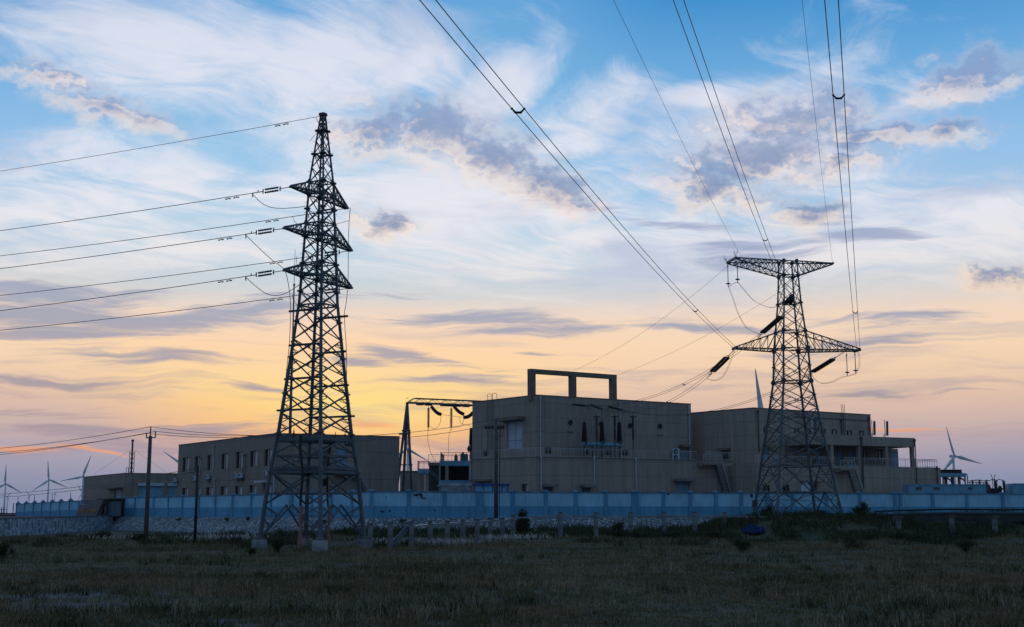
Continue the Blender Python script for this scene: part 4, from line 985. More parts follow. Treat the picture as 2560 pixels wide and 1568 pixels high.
for k in range(1, 7):
    f = k/7; mb.bar(LT.k(0, zz(1178)).lerp(LT.k(1, zz(1178)), f), LT.k(3, zz(1178)).lerp(LT.k(2, zz(1178)), f), .1)
obj('cable_platform', mb, M['steel'], lt)
mb = MB(); mb.box(at(810, 1206, TY-1), (.45,.3,.6), .3); tag(obj('junction_box', mb, M['dark']), 'small black junction box on the right cable riser of the left tower', 'box')
# surge arresters on the platform
for i, (px, py0, py1) in enumerate([(693,1079,1100),(734,1078,1100),(777,1080,1101),(838,1086,1106),(862,1085,1108),(873,1084,1110)]):
    Y_ = TY-2.2+(.9*i if i < 3 else 1.2+.6*i); a, e = at(px, py1, Y_), at(px, py0, Y_); e = Vector((a.x, a.y, e.z)); mb = MB(); mb.lathe(a, e, sheds(6, .15, .12), 8)
    mb.tube([e, e+Vector((0,0,.2))], .03, 5)
    tag(obj('surge_arrester', mb, M['insul']), '%s black surge arrester from the left on the left tower platform' % ORD[i], 'insulator', 'arresters on the left tower platform')
for a_q, e_q, w_q in [((690,1104,TY-2.4),(722,1105,TY-2.4),.14), ((783,1103,TY-1),(838,1111,TY),.2), ((862,1112,TY+1.5),(886,1115,TY+2),.2)]: mb = MB(); mb.bar(at(*a_q), at(*e_q), w_q); obj('arrester_bracket', mb, M['darksteel'], lt)
# cable risers in orange sleeves
for nm, pts, sl_pts in [('left', [(752,1088),(750,1120),(755,1165),(756,1195),(752,1240),(751,1266)], [(751,1264),(750,1376)]), ('right', [(828,1110),(821,1150),(818,1180),(818,1220),(820,1266)], [(820,1264),(821,1368)])]:
    Y_ = TY-3.2 if nm == 'left' else TY-.5
    P_ = [at(x, y, Y_) for x, y in pts]; Q_ = [at(x, y, Y_) for x, y in sl_pts]; Q_[1] = Vector((Q_[1].x, Q_[1].y, base_z(Q_[1].x, Q_[1].y)-.2)); Q_[0] = Vector((Q_[1].x, Q_[1].y, Q_[0].z))
    t = thing('cable_riser', 'black power cable in an orange sleeve at the %s leg of the left tower' % ('middle' if nm == 'left' else 'near right'), 'cable', (Q_[1].x, Q_[1].y, Q_[1].z+.2), 'cable risers under the left tower')
    mb = MB(); mb.tube(P_, .11 if nm == 'left' else .085, 8); obj('cable', mb, M['rubber'], t); mb = MB(); mb.tube(Q_, .155 if nm == 'left' else .12, 10); obj('sleeve', mb, M['orange'], t)
# ------------------------------------------------------------------ wires
def wire(label, pts, r=.03, name='power_line', cat='wire', group=None, m=None):
    mb = MB(); mb.tube(pts, r, 5); mb.smooth = True
    return tag(obj(name, mb, m or M['wire'], origin=pts[0]), label, cat, group)
def para(A_, B_, sag, n=24):
    return [Vector(A_).lerp(Vector(B_), k/n)-Vector((0,0,4*sag*(k/n)*(1-k/n))) for k in range(n+1)]
def along(pts, d0, d1, n=12):
    """piece of a polyline between two distances from its start"""
    cum = [0]
    for a, b in zip(pts[:-1], pts[1:]): cum.append(cum[-1]+(b-a).length)
    def P_(d):
        for i in range(len(pts)-1):
            if d <= cum[i+1]: return pts[i].lerp(pts[i+1], (d-cum[i])/(cum[i+1]-cum[i]))
        return pts[-1]
    d1 = min(d1, cum[-1]); return [P_(lerp(d0, d1, k/n)) for k in range(n+1)]
def length(pts): return sum((b-a).length for a, b in zip(pts[:-1], pts[1:]))
def plane_ray(px, py, A_, d):
    s, z = hit(px, py, A_, A_+d); p = A_+d*s; return Vector((p.x, p.y, z)), s
LW = Vector((-.883, .469, 0)).normalized()
def left_line(A_, py0, c=.00035, ext=260):
    p, s = plane_ray(0, py0, flat(A_), LW); b = (p.z-A_.z-c*s*s)/s
    return [A_+LW*(ext*k/60)+Vector((0,0,b*(ext*k/60)+c*(ext*k/60)**2)) for k in range(61)]
def tension_set(pts, d0, label, group, scale=.9, r=.1):
    """link, yoke, twin disc strings, yoke, clamp along a line"""
    o_ = along(pts, d0, d0+2.0*scale, 1); a, e = o_; d = (e-a).normalized(); sd_ = d.cross(Vector((0,0,1))).normalized(); up = sd_.cross(d)
    t = thing('insulator_string', label, 'insulator', a, group)
    mb = MB(); P_ = along(pts, 0.05, d0+.1, 1); mb.tube(P_, .035, 5); mb.obox(a, d*.04, up*.2, sd_*.03); obj('yoke_link', mb, M['darksteel'], t); mb = MB(); P2 = along(pts, d0+2*scale-.03, d0+2*scale+1.1, 2); mb.tube(P2, .04, 5)
    mb.obox(e, d*.04, up*.2, sd_*.03); mb.bar(P2[-1], P2[-1]-Vector((0,0,.35)), .08); mb.bar(P2[0], P2[0]+up*.12-Vector((0,0,.0)), .06); mb.bar(P2[1], P2[1]+up*.18, .07)
    obj('line_clamp', mb, M['darksteel'], t)
    for q in (-1, 1):
        mb = MB(); mb.lathe(a+up*.13*q+d*.2, e+up*.13*q-d*.2, sheds(8, r, r, .6), 8); obj('disc_string', mb, M['insul'], t)
    return t
def dampers(pts, d0, label):
    mb = MB(); mb.tube(along(pts, d0-.05, d0+1.5, 2), .034, 5)
    for q in (0, .9):
        P_ = along(pts, d0+q, d0+q+.55, 1); m_ = (P_[0]+P_[1])/2; dn_ = Vector((0,0,.16)); mb.bar(m_, m_-dn_, .06); mb.bar(P_[0]-dn_, P_[1]-dn_, .025); mb.bar(P_[0]-dn_, P_[0].lerp(P_[1], .28)-dn_, .09); mb.bar(P_[1]-dn_, P_[1].lerp(P_[0], .28)-dn_, .09)
    return tag(obj('vibration_damper', mb, M['darksteel']), label, 'damper', 'vibration dampers on the left lines')
lev = ['top','middle','lowest']; near_y = [577, 672, 777]; far_y = [640, 739, 826]; CL_ = []
top_tip = Vector((lc.x-.12, lc.y, zz(290)))
pts = left_line(top_tip, 428, .0003); wire('thin shield wire from the very top of the left tower to the left edge', along(pts, .1, length(pts), 60), .024); dampers(pts, 3.6, 'pair of dampers on the shield wire at the left tower peak')
mb = MB(); p0 = along(pts, .6, .7, 1)[0]; mb.tube([p0, p0+Vector((.25,0,-.6)), p0+Vector((.1,0,-1.4)), p0+Vector((-.5,0,-2.2))], .02, 4); obj('earth_tail', mb, M['wire'], lt)
for i in range(3):
    tl, tr = ARM[i]
    for which, A_, py in (('near', tl, near_y[i]), ('far', tr, far_y[i])):
        pts = left_line(A_, py)
        tension_set(pts, 1.2, 'twin disc string on the %s %s crossarm tip of the left tower' % (lev[i], 'left' if which == 'near' else 'right'), 'strings on the left tower')
        wire('power line from the %s %s crossarm of the left tower to the left edge' % (lev[i], 'left' if which == 'near' else 'right'), along(pts, 3.9, length(pts), 60), .032, group='lines leaving the left tower')
        dampers(pts, 5.6 if which == 'near' else 7.5, 'pair of dampers on the line of the %s %s crossarm of the left tower' % (lev[i], 'left' if which == 'near' else 'right'))
        CL_.append((which, along(pts, 4.2, 4.3, 1)[0]))
def bez(P_, n=10):
    """smooth curve through points (Catmull-Rom)"""
    P_ = [Vector(p) for p in P_]; Q_ = [P_[0]*2-P_[1]]+P_+[P_[-1]*2-P_[-2]]; out = []
    for i in range(1, len(Q_)-2):
        for k in range(n):
            t = k/n; a, b, c, d = Q_[i-1], Q_[i], Q_[i+1], Q_[i+2]
            out.append(.5*((2*b)+(c-a)*t+(2*a-5*b+4*c-d)*t*t+(3*b-a-3*c+d)*t*t*t))
    return out+[P_[-1]]
def ppts(L_, Y0, Y1): return [at(x, y, lerp(Y0, Y1, k/(len(L_)-1))) for k, (x, y) in enumerate(L_)]
ng = [p for w, p in CL_ if w == 'near']
JG = 'jumper loops of the left tower'
wire('jumper loop hanging under the top left crossarm of the left tower', bez([ng[0]]+ppts([(652,506),(675,518),(705,521),(740,519),(768,515)], 102.3, 103)), .028, 'jumper_cable', 'cable', JG)
wire('long jumper swinging from the middle left crossarm and running down the mast side', bez([ng[1]]+ppts([(645,618),(680,650),(708,672),(719,700),(726,760),(724,850),(716,930),(709,1000),(699,1060),(694,1078)], 102, 101.5)), .028, 'jumper_cable', 'cable', JG)
wire('jumper loop hanging under the lowest left crossarm of the left tower', bez([ng[2]]+ppts([(640,716),(665,734),(690,739),(715,733),(740,718),(758,706)], 102, 103)), .028, 'jumper_cable', 'cable', JG)
wire('slack down-lead beside the right leg of the left tower', bez(ppts([(876,519),(873,552),(871,610),(870,707),(865,760),(861,790),(866,876),(867,960),(872,1020),(878,1060),(877,1085)], 107.5, 106.5)), .028, 'jumper_cable', 'cable', JG)
wire('short lead from the right down-lead into the left tower body', bez(ppts([(872,552),(850,558),(834,562)], 107.4, 104.5)), .02, 'jumper_cable', 'cable', JG)
for i, (L_, lab) in enumerate([([(731,542),(738,556),(752,563)],'upper'),([(742,642),(742,660),(747,672),(756,678)],'middle'),([(730,733),(733,748),(742,762),(748,766)],'lower')]):
    wire('short %s inner loop between far line and left tower body' % lab, bez(ppts(L_, 106, 104.5)), .022, 'jumper_cable', 'cable', JG)
# lightning mast far behind
my = 200.0; mbse = at(720, 1262, my); t = thing('lightning_mast', 'slim stepped steel lightning mast behind the left tower', 'mast', (mbse.x, mbse.y, PZ))
for nm, py0, py1, r0, r1 in [('base_tube',1262,854,.30,.17),('middle_tube',855,712,.13,.11),('tip_rod',713,623,.05,.03)]:
    mb = MB(); z0, z1 = zat(py0, my), zat(py1, my); mb.tube([V3(mbse, z0), V3(mbse, z1)], [r0, r1], 10)
    if nm != 'tip_rod': mb.lathe(V3(mbse, z1-.15), V3(mbse, z1+.12), [(0,r1*1.8),(1,r1*1.8)], 10)
    obj(nm, mb, M['steel'], t)
# ------------------------------------------------------------------ right tower
RY = 140.0; zr = lambda py: zat(py, RY)
rc = at(1992, 1288, RY); hr_ = lambda px: px*.0321*RY/140
RT = Tower(rc, R(9), [(zr(1290), hr_(115)), (zr(955), hr_(50)), (zr(870), hr_(45)), (zr(759), hr_(31)), (zr(655), hr_(24))])
rt = thing('transmission_tower', 'lattice tower with two wide crossarms, standing in front of the blue wall on the right', 'pylon', (rc.x, rc.y, base_z(rc.x, rc.y)), 'lattice transmission towers')
pan = [zr(p) for p in (1290,1231,1166,1115,1061,1022,989,955,916,873,829,795,759,723,690,655)]
body(rt, RT, pan, (.16, .085), M['steel'], hor=[zr(p) for p in (1231,1166,955,873,829,759,690,655)], kpanels=(0,1), sec=(3,4,5,7))
mb = MB()
for p in (955, 873, 759):
    for i in range(4): gusset(mb, RT.k(i, zr(p)), RT.e2, .32 if p > 800 else .2)
obj('gusset_plates', mb, M['darksteel'], rt)
rl_, rr_ = RT.tip(-1, 1836, 871), RT.tip(1, 2143, 876.5)
arm(rt, RT, -1, rl_, zr(877), zr(830), M['steel'], .55, 6, plate=.3); arm(rt, RT, 1, rr_, zr(877), zr(830), M['steel'], .75, 7, plate=.3)
tl_, tr_ = RT.tip(-1, 1829, 652), RT.tip(1, 2081, 655.5); tl_.z = tr_.z = zr(655)
arm(rt, RT, -1, tl_, zr(691), zr(655), M['steel'], 1.5, 8, True, .2); arm(rt, RT, 1, tr_, zr(691), zr(655), M['steel'], .15, 7, True, .2)
mb = MB()                                     # bird spikes
for c_ in (tl_-RT.e2*1.5, tl_+RT.e2*1.5):
    for k in range(9): mb.bar(c_, c_+Vector((random.uniform(-.5,.5), random.uniform(-.3,.3), random.uniform(.5,.95))), .016)
obj('bird_spikes', mb, M['darksteel'], rt)
for i in range(4):
    p = RT.k(i, zr(1290)); mb = MB(); g0 = base_z(p.x, p.y); mb.lathe((p.x, p.y, min(g0, p.z)-.5), (p.x, p.y, p.z+.1), [(0,.55),(.9,.5),(1,.36)], 12); obj('footing', mb, M['footing'], rt)
mb = MB(); q = at(1887, 1260, RT.k(0, zr(1260)).y-.3); mb.box(q, (.5,.3,.8), .2); tag(obj('junction_box', mb, M['darksteel']), 'small box fixed low on the left leg of the right tower', 'box')
def sausage(pts, d0, d1, label, group, r=.17, twin=True, sep=.26):
    P_ = along(pts, d0, d1, 45); d = (P_[-1]-P_[0]).normalized(); sd_ = d.cross(Vector((0,0,1))).normalized()
    t = thing('insulator_string', label, 'insulator', P_[0], group)
    rad = [r*(.45 if k % 3 == 0 else 1) for k in range(46)]
    for q in ((-1, 1) if twin else (0,)):
        mb = MB(); mb.tube([p+sd_*sep*q for p in P_], rad, 9); obj('disc_string', mb, M['insul'], t)
    mb = MB(); a = along(pts, 0.02, d0+.05, 2); mb.tube(a, .04, 5)
    mb.bar(P_[0]-sd_*(sep+.1), P_[0]+sd_*(sep+.1), .09, .16)
    if d0 > .8: mb.tube(bez([P_[0]-sd_*(sep+.1), P_[0]-d*.35-Vector((0,0,-.08)), P_[0]+sd_*(sep+.1)], 5), .035, 5)
    obj('yoke_link', mb, M['darksteel'], t); mb = MB(); mb.bar(P_[-1]-sd_*(sep+.1), P_[-1]+sd_*(sep+.1), .09, .16); e = along(pts, d1, d1+.9, 3); mb.tube(e, .04, 5); mb.bar(e[1], e[1]-Vector((0,0,.3)), .06); mb.bar(e[2], e[2]-Vector((0,0,.35)), .06)
    obj('line_clamp', mb, M['darksteel'], t); return t
BA = []
for px, py in [(1429,1011),(1475,1012),(1519,1016.5)]:
    s, z = hit(px, py, mC, mR); BA.append(V3(mC+dR*s+nR*.15, z))
mid_l = RT.k(0, zr(790)); TA = [mid_l, rl_-Vector((0,0,.15)), rr_-RT.e1*1.6-Vector((0,0,.2))]
nm3 = ['the middle of the right tower', 'the lower left arm of the right tower', 'the lower right arm of the right tower']
sh3 = ['behind the body','under the left lower arm','under the right lower arm']
CON = []
for i, (A_, B_, sag) in enumerate(zip(TA, BA, (3.4, 3.4, 3.6))):
    pts = para(A_, B_, sag, 60); Lp = length(pts); d0 = .5 if i == 0 else 1.7
    sausage(pts, d0, d0+3.2, ['thick dark insulator string hanging left of the right tower body','thick dark twin insulator string below the left lower arm tip','thick dark insulator string below the right lower arm'][i], 'strings on the right tower')
    rp = pts[::-1]; sausage(rp, .35, 2.75, '%s of three dark insulator strings anchored on the main building wall' % ['leftmost','middle one','rightmost'][i], 'strings on the main building', .17, False)
    seg = along(pts, d0+3.3, Lp-2.8, 30); sd_ = (seg[-1]-seg[0]).normalized().cross(Vector((0,0,1))).normalized()
    for q, nmq in ((-1, 'upper'), (1, 'lower')):
        wire('%s wire of the pair running from %s to the building' % (nmq, ['the tower body','the left lower arm','the right lower arm'][i]), [p+sd_*.2*q+Vector((0,0,-.05*q)) for p in seg], .022, group='lines from the right tower to the main building')
    mb = MB(); dsp = {0: .42, 1: .36, 2: .62}[i]; p = along(seg, length(seg)*dsp, length(seg)*dsp+.1, 1)[0]
    mb.tube([p-sd_*.24, p-Vector((0,0,.16)), p+sd_*.24], .06, 6); tag(obj('line_spacer', mb, M['darksteel']), 'small dark spacer on the paired wires from %s to the building' % nm3[i].replace('the right tower', 'that tower') if False else 'small spacer on the wire pair from %s' % nm3[i], 'spacer', 'spacers on the paired wires')
    CON.append((along(pts, d0+3.6, d0+3.7, 1)[0], along(pts, Lp-3.2, Lp-3.1, 1)[0]))
for A_, B_, lab in [(tl_+RT.e2*1.5-Vector((0,0,.4)), FR_MID, 'thin shield wire from the upper left arm to the roof frame middle post'), (tr_-RT.e1*2-Vector((0,0,.5)), FR_END, 'thin shield wire from the upper right arm to the roof frame end')]:
    wire(lab, para(A_, B_, 1.1, 30), .014)
# conductors that pass overhead towards the next tower behind the viewer
ovh = [('left bundle', rl_, [(1049,'left'),(1089,'right')], 20.3, .055), ('middle bundle', RT.c+Vector((-.3,-1.0,zr(752))), [(1683,'left'),(1709,'right')], 25.5, .05), ('right bundle', rr_, [(2061.5,'left'),(2096,'right')], 20.6, .06)]
for nm, A_, pxs, z1, r in ovh:
    Ls = []
    for px, side in pxs:
        A2 = A_+RT.e1*(.2 if side == 'right' else -.2)+Vector((0,-.5,0)); P1 = atz(px, 0, z1); d = flat(P1-A2); s1 = d.length; d.normalize(); c = .00028; b = (P1.z-A2.z-c*s1*s1)/s1
        L_ = [A2+d*(3+297*k/90)+Vector((0,0,b*(3+297*k/90)+c*(3+297*k/90)**2)) for k in range(91)]; L_.insert(0, A2); Ls.append(L_)
        wire('%s wire of the overhead %s passing above the viewer' % (side, nm), L_, .021, group='overhead conductors of the right tower')
    ys_ = {'left bundle': (272, 775), 'middle bundle': (598,), 'right bundle': (238, 779)}[nm]
    for y_ in ys_:
        pr = [min(L_, key=lambda p: abs(proj(p)[1]-y_) if p.y > 20 else 1e9) for L_ in Ls]
        # finer
        def fine(L_):
            best = None
            for a, b_ in zip(L_[:-1], L_[1:]):
                for k in range(40):
                    p = a.lerp(b_, k/40)
                    if p.y > 15:
                        e = abs(proj(p)[1]-y_)
                        if best is None or e < best[0]: best = (e, p)
            return best[1]
        a, b_ = fine(Ls[0]), fine(Ls[1]); w = (b_-a); mb = MB(); dn_ = Vector((0,0,-w.length*.32))
        k_ = w.length*.075
        mb.tube([a, a+w*.28+dn_, a+w*.72+dn_, b_], [k_*.75, k_*1.5, k_*1.5, k_*.75], 8)
        for p in (a, b_): mb.lathe(p-Vector((0,k_*1.6,0)), p+Vector((0,k_*1.6,0)), [(0,k_*.9),(.5,k_*1.5),(1,k_*.9)], 8)
        tag(obj('line_spacer', mb, M['rubber']), 'dark spacer on the overhead %s, %s' % (nm, 'halfway up the sky' if y_ > 500 else 'near the top of the view'), 'spacer', 'spacers on the paired wires')
for A_, px, z1, lab in [(tl_+Vector((.9,-1.2,.1)), 1533.5, zr(655)-1.2, 'thin overhead shield wire left of the middle bundle'), (tr_, 2005, zr(655)-1.2, 'thin overhead shield wire left of the right bundle')]:
    P1 = atz(px, 0, z1); d = flat(P1-A_); s1 = d.length; d.normalize(); c = .00022; b = (P1.z-A_.z-c*s1*s1)/s1
    wire(lab, [A_+d*(300*k/90)+Vector((0,0,b*(300*k/90)+c*(300*k/90)**2)) for k in range(91)], .013)
# dark insulator cluster inside the tower body (seen end-on)
ctr = V3(RT.c, zr(757))
for k, (px, py) in enumerate([(1968,753),(1975,745),(1978,752)]):
    p = at(px, py, RY-.6); mb = MB(); mb.tube([p+Vector((-.05,-1.0,.05)), p+Vector((0,-.2,0)), p+Vector((.05,.8,-.1))], [.2,.22,.2], 10)
    mb2 = MB(); mb2.lathe(p+Vector((-.05,-1.1,.05)), p+Vector((.05,.8,-.1)), sheds(10, .25, .25, .6), 10)
    tag(obj('insulator_string', mb2, M['insul']), '%s of three end-on dark insulator strings inside the right tower' % ['left lower','upper','right'][k], 'insulator', 'strings on the right tower')
# jumper posts and loops
JG2 = 'jumper loops of the right tower'; SPX = []
for k, (a, e, lab) in enumerate([((1819,660),(1825,711),'farther hanging rod insulator at the upper left arm end'), ((1843,664),(1846,700.5),'nearer hanging rod insulator at the upper left arm end'), ((2116,883),(2114,933),'left hanging rod insulator under the lower right arm'), ((2137,881),(2136,928),'right hanging rod insulator under the lower right arm tip')]):
    Y_ = {0: tl_.y+1.5, 1: tl_.y-1.5, 2: rr_.y-.3, 3: rr_.y+.2}[k]; p, q = at(*a, Y_), at(*e, Y_); q = Vector((p.x, p.y, q.z)); mb = MB()
    mb.tube([p, q], .045, 6); mb.lathe(q+Vector((0,0,.02)), q+Vector((0,0,.14)), [(0,.2),(.5,.28),(1,.2)], 12); mb.tube([q, q-Vector((0,0,.3))], .05, 5); mb.lathe(p-Vector((0,0,.3)), p-Vector((0,0,.25)), [(0,.13),(1,.13)], 8)
    tag(obj('suspension_insulator', mb, M['insul']), lab, 'insulator', 'rod insulators on the right tower'); SPX.append(q-Vector((0,0,.3)))
def loop(label, P_, pair=True, off=.12):
    c = bez(P_, 8)
    for q, nmq in ((0, 'inner'), (1, 'outer'))[:2 if pair else 1]:
        wire(label % nmq if '%s' in label else label, [p+Vector((off*q, 0, -off*.6*q*math.sin(math.pi*k/(len(c)-1)))) for k, p in enumerate(c)], .016, 'jumper_cable', 'cable', JG2)
loop('%s strand of the long loop from the upper left arm to the middle string', [SPX[0]]+ppts([(1829,740),(1845,785),(1862,815),(1876,826)], 139.5, 139.5)+[CON[0][0]])
loop('%s strand of the loop from the upper left arm into the tower body', [SPX[0], (SPX[0]+SPX[1])/2+Vector((0,0,.15)), SPX[1]]+ppts([(1862,728),(1885,752),(1912,765),(1934,768),(1960,752)], 138.5, 139.5))
loop('%s strand of the loop under the lower left arm', [rl_-Vector((0,0,.1))]+ppts([(1826,900),(1812,932),(1796,948),(1778,950),(1766,944)], 140.5, 141)+[CON[1][0]])
loop('%s strand of the slack loop under the lower right arm', [CON[2][0]]+ppts([(2040,952),(2056,958),(2080,954),(2100,944)], 140, 140)+[SPX[2], (SPX[2]+SPX[3])/2, SPX[3]])
loop('%s strand of the short drop from the lower right arm tip', [rr_-Vector((0,0,.2))]+ppts([(2147,890),(2146,915)], 141, 141)+[SPX[3]])
# ------------------------------------------------------------------ terrace equipment
def on_t(px, py, o): # point in front of the main wall by o metres
    P_ = mC+nR*o; s, z = hit(px, py, P_, P_+dR*10); return V3(P_+dR*s, z)
for k, px in enumerate((1461, 1505, 1548.5)):
    a, e = on_t(px, 1104, 2.2), on_t(px, 1056, 2.2); e = Vector((a.x, a.y, e.z))
    t = thing('bushing', '%s of three tapered dark bushings on the main terrace' % ['leftmost','middle one','rightmost'][k], 'bushing', (a.x, a.y, HP), 'bushings on the main terrace')
    mb = MB(); mb.lathe(a, e, sheds(20, .46, .27, .72), 14); obj('shed_stack', mb, M['insul'], t)
    mb = MB(); mb.lathe(a-Vector((0,0,.35)), a, [(0,.36),(.5,.42),(1,.42)], 12); b_ = V3(a, HP)
    mb.tube([a-Vector((0,0,.3)), b_], .16, 8); obj('flange_post', mb, M['steel'], t)
    mb = MB(); mb.tube([e, e+Vector((0,0,.35))], .06, 6); obj('terminal', mb, M['steel'], t)
    wire('drooping lead from the %s wall string to the %s bushing' % (['leftmost','middle','rightmost'][k], ['first','second','third'][k]), bez([CON[k][1], e.lerp(CON[k][1], .55)+Vector((0,0,-.5)), e.lerp(CON[k][1], .15)+Vector((0,0,.1)), e+Vector((0,0,.35))], 7), .02, 'jumper_cable', 'cable', 'leads to the terrace equipment')
a, e = on_t(1455, 1109.5, 2.2), on_t(1555, 1112, 2.2); e.z = a.z; t = thing('bus_duct', 'horizontal pale blue gas duct joining the three bushings on the terrace', 'duct', (a.x, a.y, HP))
mb = MB(); mb.tube([a, e], .24, 12)
for f in (.02, .2, .42, .6, .8, .98):
    p = a.lerp(e, f); dq = (e-a).normalized(); mb.lathe(p-dq*.05, p+dq*.05, [(0,.33),(1,.33)], 12)
obj('duct', mb, M['tank'], t); mb = MB()
for f in (.25, .7): p = a.lerp(e, f); mb.tube([p, V3(p, HP)], .1, 6)
obj('duct_support', mb, M['darksteel'], t)
for k, px in enumerate((1492, 1537.5, 1583)):
    a, e = on_t(px, 1101, 2.9), on_t(px, 1040, 2.9); e = Vector((a.x, a.y, e.z)); t = thing('surge_arrester', '%s of three slender arresters with ring tops behind the bushings' % ['leftmost','middle one','rightmost'][k], 'arrester', (a.x, a.y, HP), 'arresters on the main terrace')
    m_ = a.lerp(e, .5); mb = MB(); mb.lathe(a, m_-Vector((0,0,.08)), sheds(10, .17, .17, .7), 10); mb.lathe(m_+Vector((0,0,.08)), e, sheds(10, .17, .17, .7), 10); obj('shed_stack', mb, M['insul'], t)
    mb = MB(); mb.tube([V3(a, HP), a], .09, 8); mb.lathe(m_-Vector((0,0,.09)), m_+Vector((0,0,.09)), [(0,.15),(1,.15)], 8); obj('post', mb, M['steel'], t)
    mb = MB(); rg = [e+Vector((math.cos(x)*.45, math.sin(x)*.45, -.12)) for x in [2*math.pi*q/14 for q in range(15)]]; mb.tube(rg, .04, 5, False); mb.tube([e, e+Vector((0,0,.4))], .05, 6)
    for q in (0, 7): mb.bar(e, rg[q], .04)
    obj('grading_ring', mb, M['darksteel'], t)
# ------------------------------------------------------------------ gantry left of the main building
GY = 196.0; gt = at(1018, 1007, GY); zg_ = gt.z; gd = (flat(atz(1180, 1013.5, zg_))-flat(gt)).normalized(); gn = Vector((gd.y, -gd.x, 0))
t = thing('gantry', 'steel A-frame gantry with a lattice beam, left of the main building', 'gantry', (gt.x, gt.y, PZ)); GA = t
for px, py, dy in [(985,1224,-1.5),(1006,1224,0.6),(1034,1224,-.6)]:
    f_ = at(px, py, GY+dy); p0 = V3(f_, PZ); k_ = V3(gt, zg_); mb = MB(); mb.tube([p0, k_], [.24, .2], 9)
    for q in (.45, .75): c_ = p0.lerp(k_, q); mb.lathe(c_-Vector((0,0,.1)), c_+Vector((0,0,.1)), [(0,.34),(1,.34)], 9)
    obj('leg', mb, M['steel'], t)
mb = MB(); mb.bar(at(998, 1085, GY-1), at(1026, 1084, GY-.3), .3); obj('cross_tie', mb, M['steel'], t)
GL = 42; h_ = at(1028, 995.6, GY).z-zg_; mb = MB(); A0 = V3(gt, zg_); nb = 38
for o in (-.55, .55):
    P_ = [A0+gd*(GL*k/nb)+gn*o for k in range(nb+1)]; mb.bar(P_[0], P_[-1], .22)
    Q_ = [p+Vector((0,0,h_)) for p in P_]; mb.bar(Q_[1], Q_[-1], .13); mb.bar(P_[0], Q_[1], .1)
    for k in range(1, nb): mb.bar(P_[k] if k % 2 else Q_[k], Q_[k+1] if k % 2 else P_[k+1], .06)
for k in range(0, nb, 2): mb.bar(A0+gd*(GL*k/nb)-gn*.55, A0+gd*(GL*k/nb)+gn*.55, .08); mb.bar(A0+gd*(GL*k/nb)-gn*.55+Vector((0,0,h_)), A0+gd*(GL*k/nb)+gn*.55+Vector((0,0,h_)), .06)
for px in (1050, 1071, 1110, 1128, 1145, 1165):
    s = hit(px, 1010, gt, gt+gd)[0]; mb.obox(A0+gd*s-Vector((0,0,.2)), gd*.55, gn*.3, Vector((0,0,.12)))
obj('lattice_beam', mb, M['steel'], t)
def on_g(px, py, o=0):
    P_ = flat(gt)+gn*o; s, z = hit(px, py, P_, P_+gd*10); return V3(P_+gd*s, z)
gi = []
for k, (px, py0, py1) in enumerate([(1071.4,1020,1069),(1128.3,1021,1070)]):
    a, e = on_g(px, py0), on_g(px, py1); e = Vector((a.x, a.y, e.z)); mb = MB(); mb.lathe(a, e, sheds(17, .3, .3, .3), 10); mb.tube([a, V3(a, zg_-.1)], .035, 5); mb.tube([e, e-Vector((0,0,.4))], .05, 5)
    tag(obj('insulator_string', mb, M['insul']), '%s vertical insulator string hanging from the gantry beam' % ['left','right'][k], 'insulator', 'strings on the gantry'); gi.append(e-Vector((0,0,.4)))
cv = []
for k, L_ in enumerate([[(1078,1016),(1086,1026),(1094,1033),(1103,1036.5)],[(1135,1016),(1143,1025.5),(1151,1032),(1160,1036)],[(1159,1043.5),(1167,1043),(1175,1039),(1183,1031)]]):
    P_ = bez([on_g(x, y, .5) for x, y in L_], 14); mb = MB(); mb.tube(P_, [.30*(.6 if q % 3 == 0 else 1) for q in range(len(P_))], 9)
    mb.bar(P_[0], V3(P_[0], zg_)+gd*-.5 if k < 2 else P_[0], .05); tag(obj('insulator_string', mb, M['insul']), '%s curved dark insulator string below the gantry beam' % ['left','middle','right'][k], 'insulator', 'strings on the gantry'); cv.append(P_)
GW = 'droppers of the gantry'
wire('slack wire linking left and right curved strings of the gantry', bez([cv[0][-1], on_g(1130, 1040, .5), cv[2][0]], 8), .03, 'power_line', 'wire', GW)
for k, (L_, lab) in enumerate([([(1103,1037),(1101,1055),(1095,1067),(1085,1072),(1076,1067)],'looping lead from the left curved string to the left hanging string'), ([(1160,1037),(1158,1055),(1153,1065),(1140,1069),(1132,1068)],'looping lead from the middle curved string to the right hanging string'), ([(1071.4,1072),(1069,1090),(1071,1110),(1077,1132),(1090,1157)],'long slack dropper below the left hanging string'), ([(1128.3,1072),(1123,1085),(1121.5,1110),(1122,1135)],'long slack dropper below the right hanging string'), ([(1149,1042),(1151,1055),(1158,1061),(1170,1063),(1179,1066)],'lead running to the bushing at the corner of the main building')]):
    wire(lab, bez([on_g(x, y, .5) for x, y in L_], 8), .03, 'jumper_cable', 'cable', GW)
a, e = at(1178, 1112, 180), at(1178.5, 1070, 180); e = Vector((a.x, a.y, e.z)); mb = MB(); mb.lathe(a, e, sheds(18, .42, .28, .75), 10); mb.tube([V3(a, HP), a], .2, 8); mb.lathe(a-Vector((0,0,1)), a-Vector((0,0,.1)), [(0,.5),(.5,.62),(1,.4)], 10); tag(obj('bushing', mb, M['insul']), 'dark bushing peeping out left of the main building corner', 'bushing')
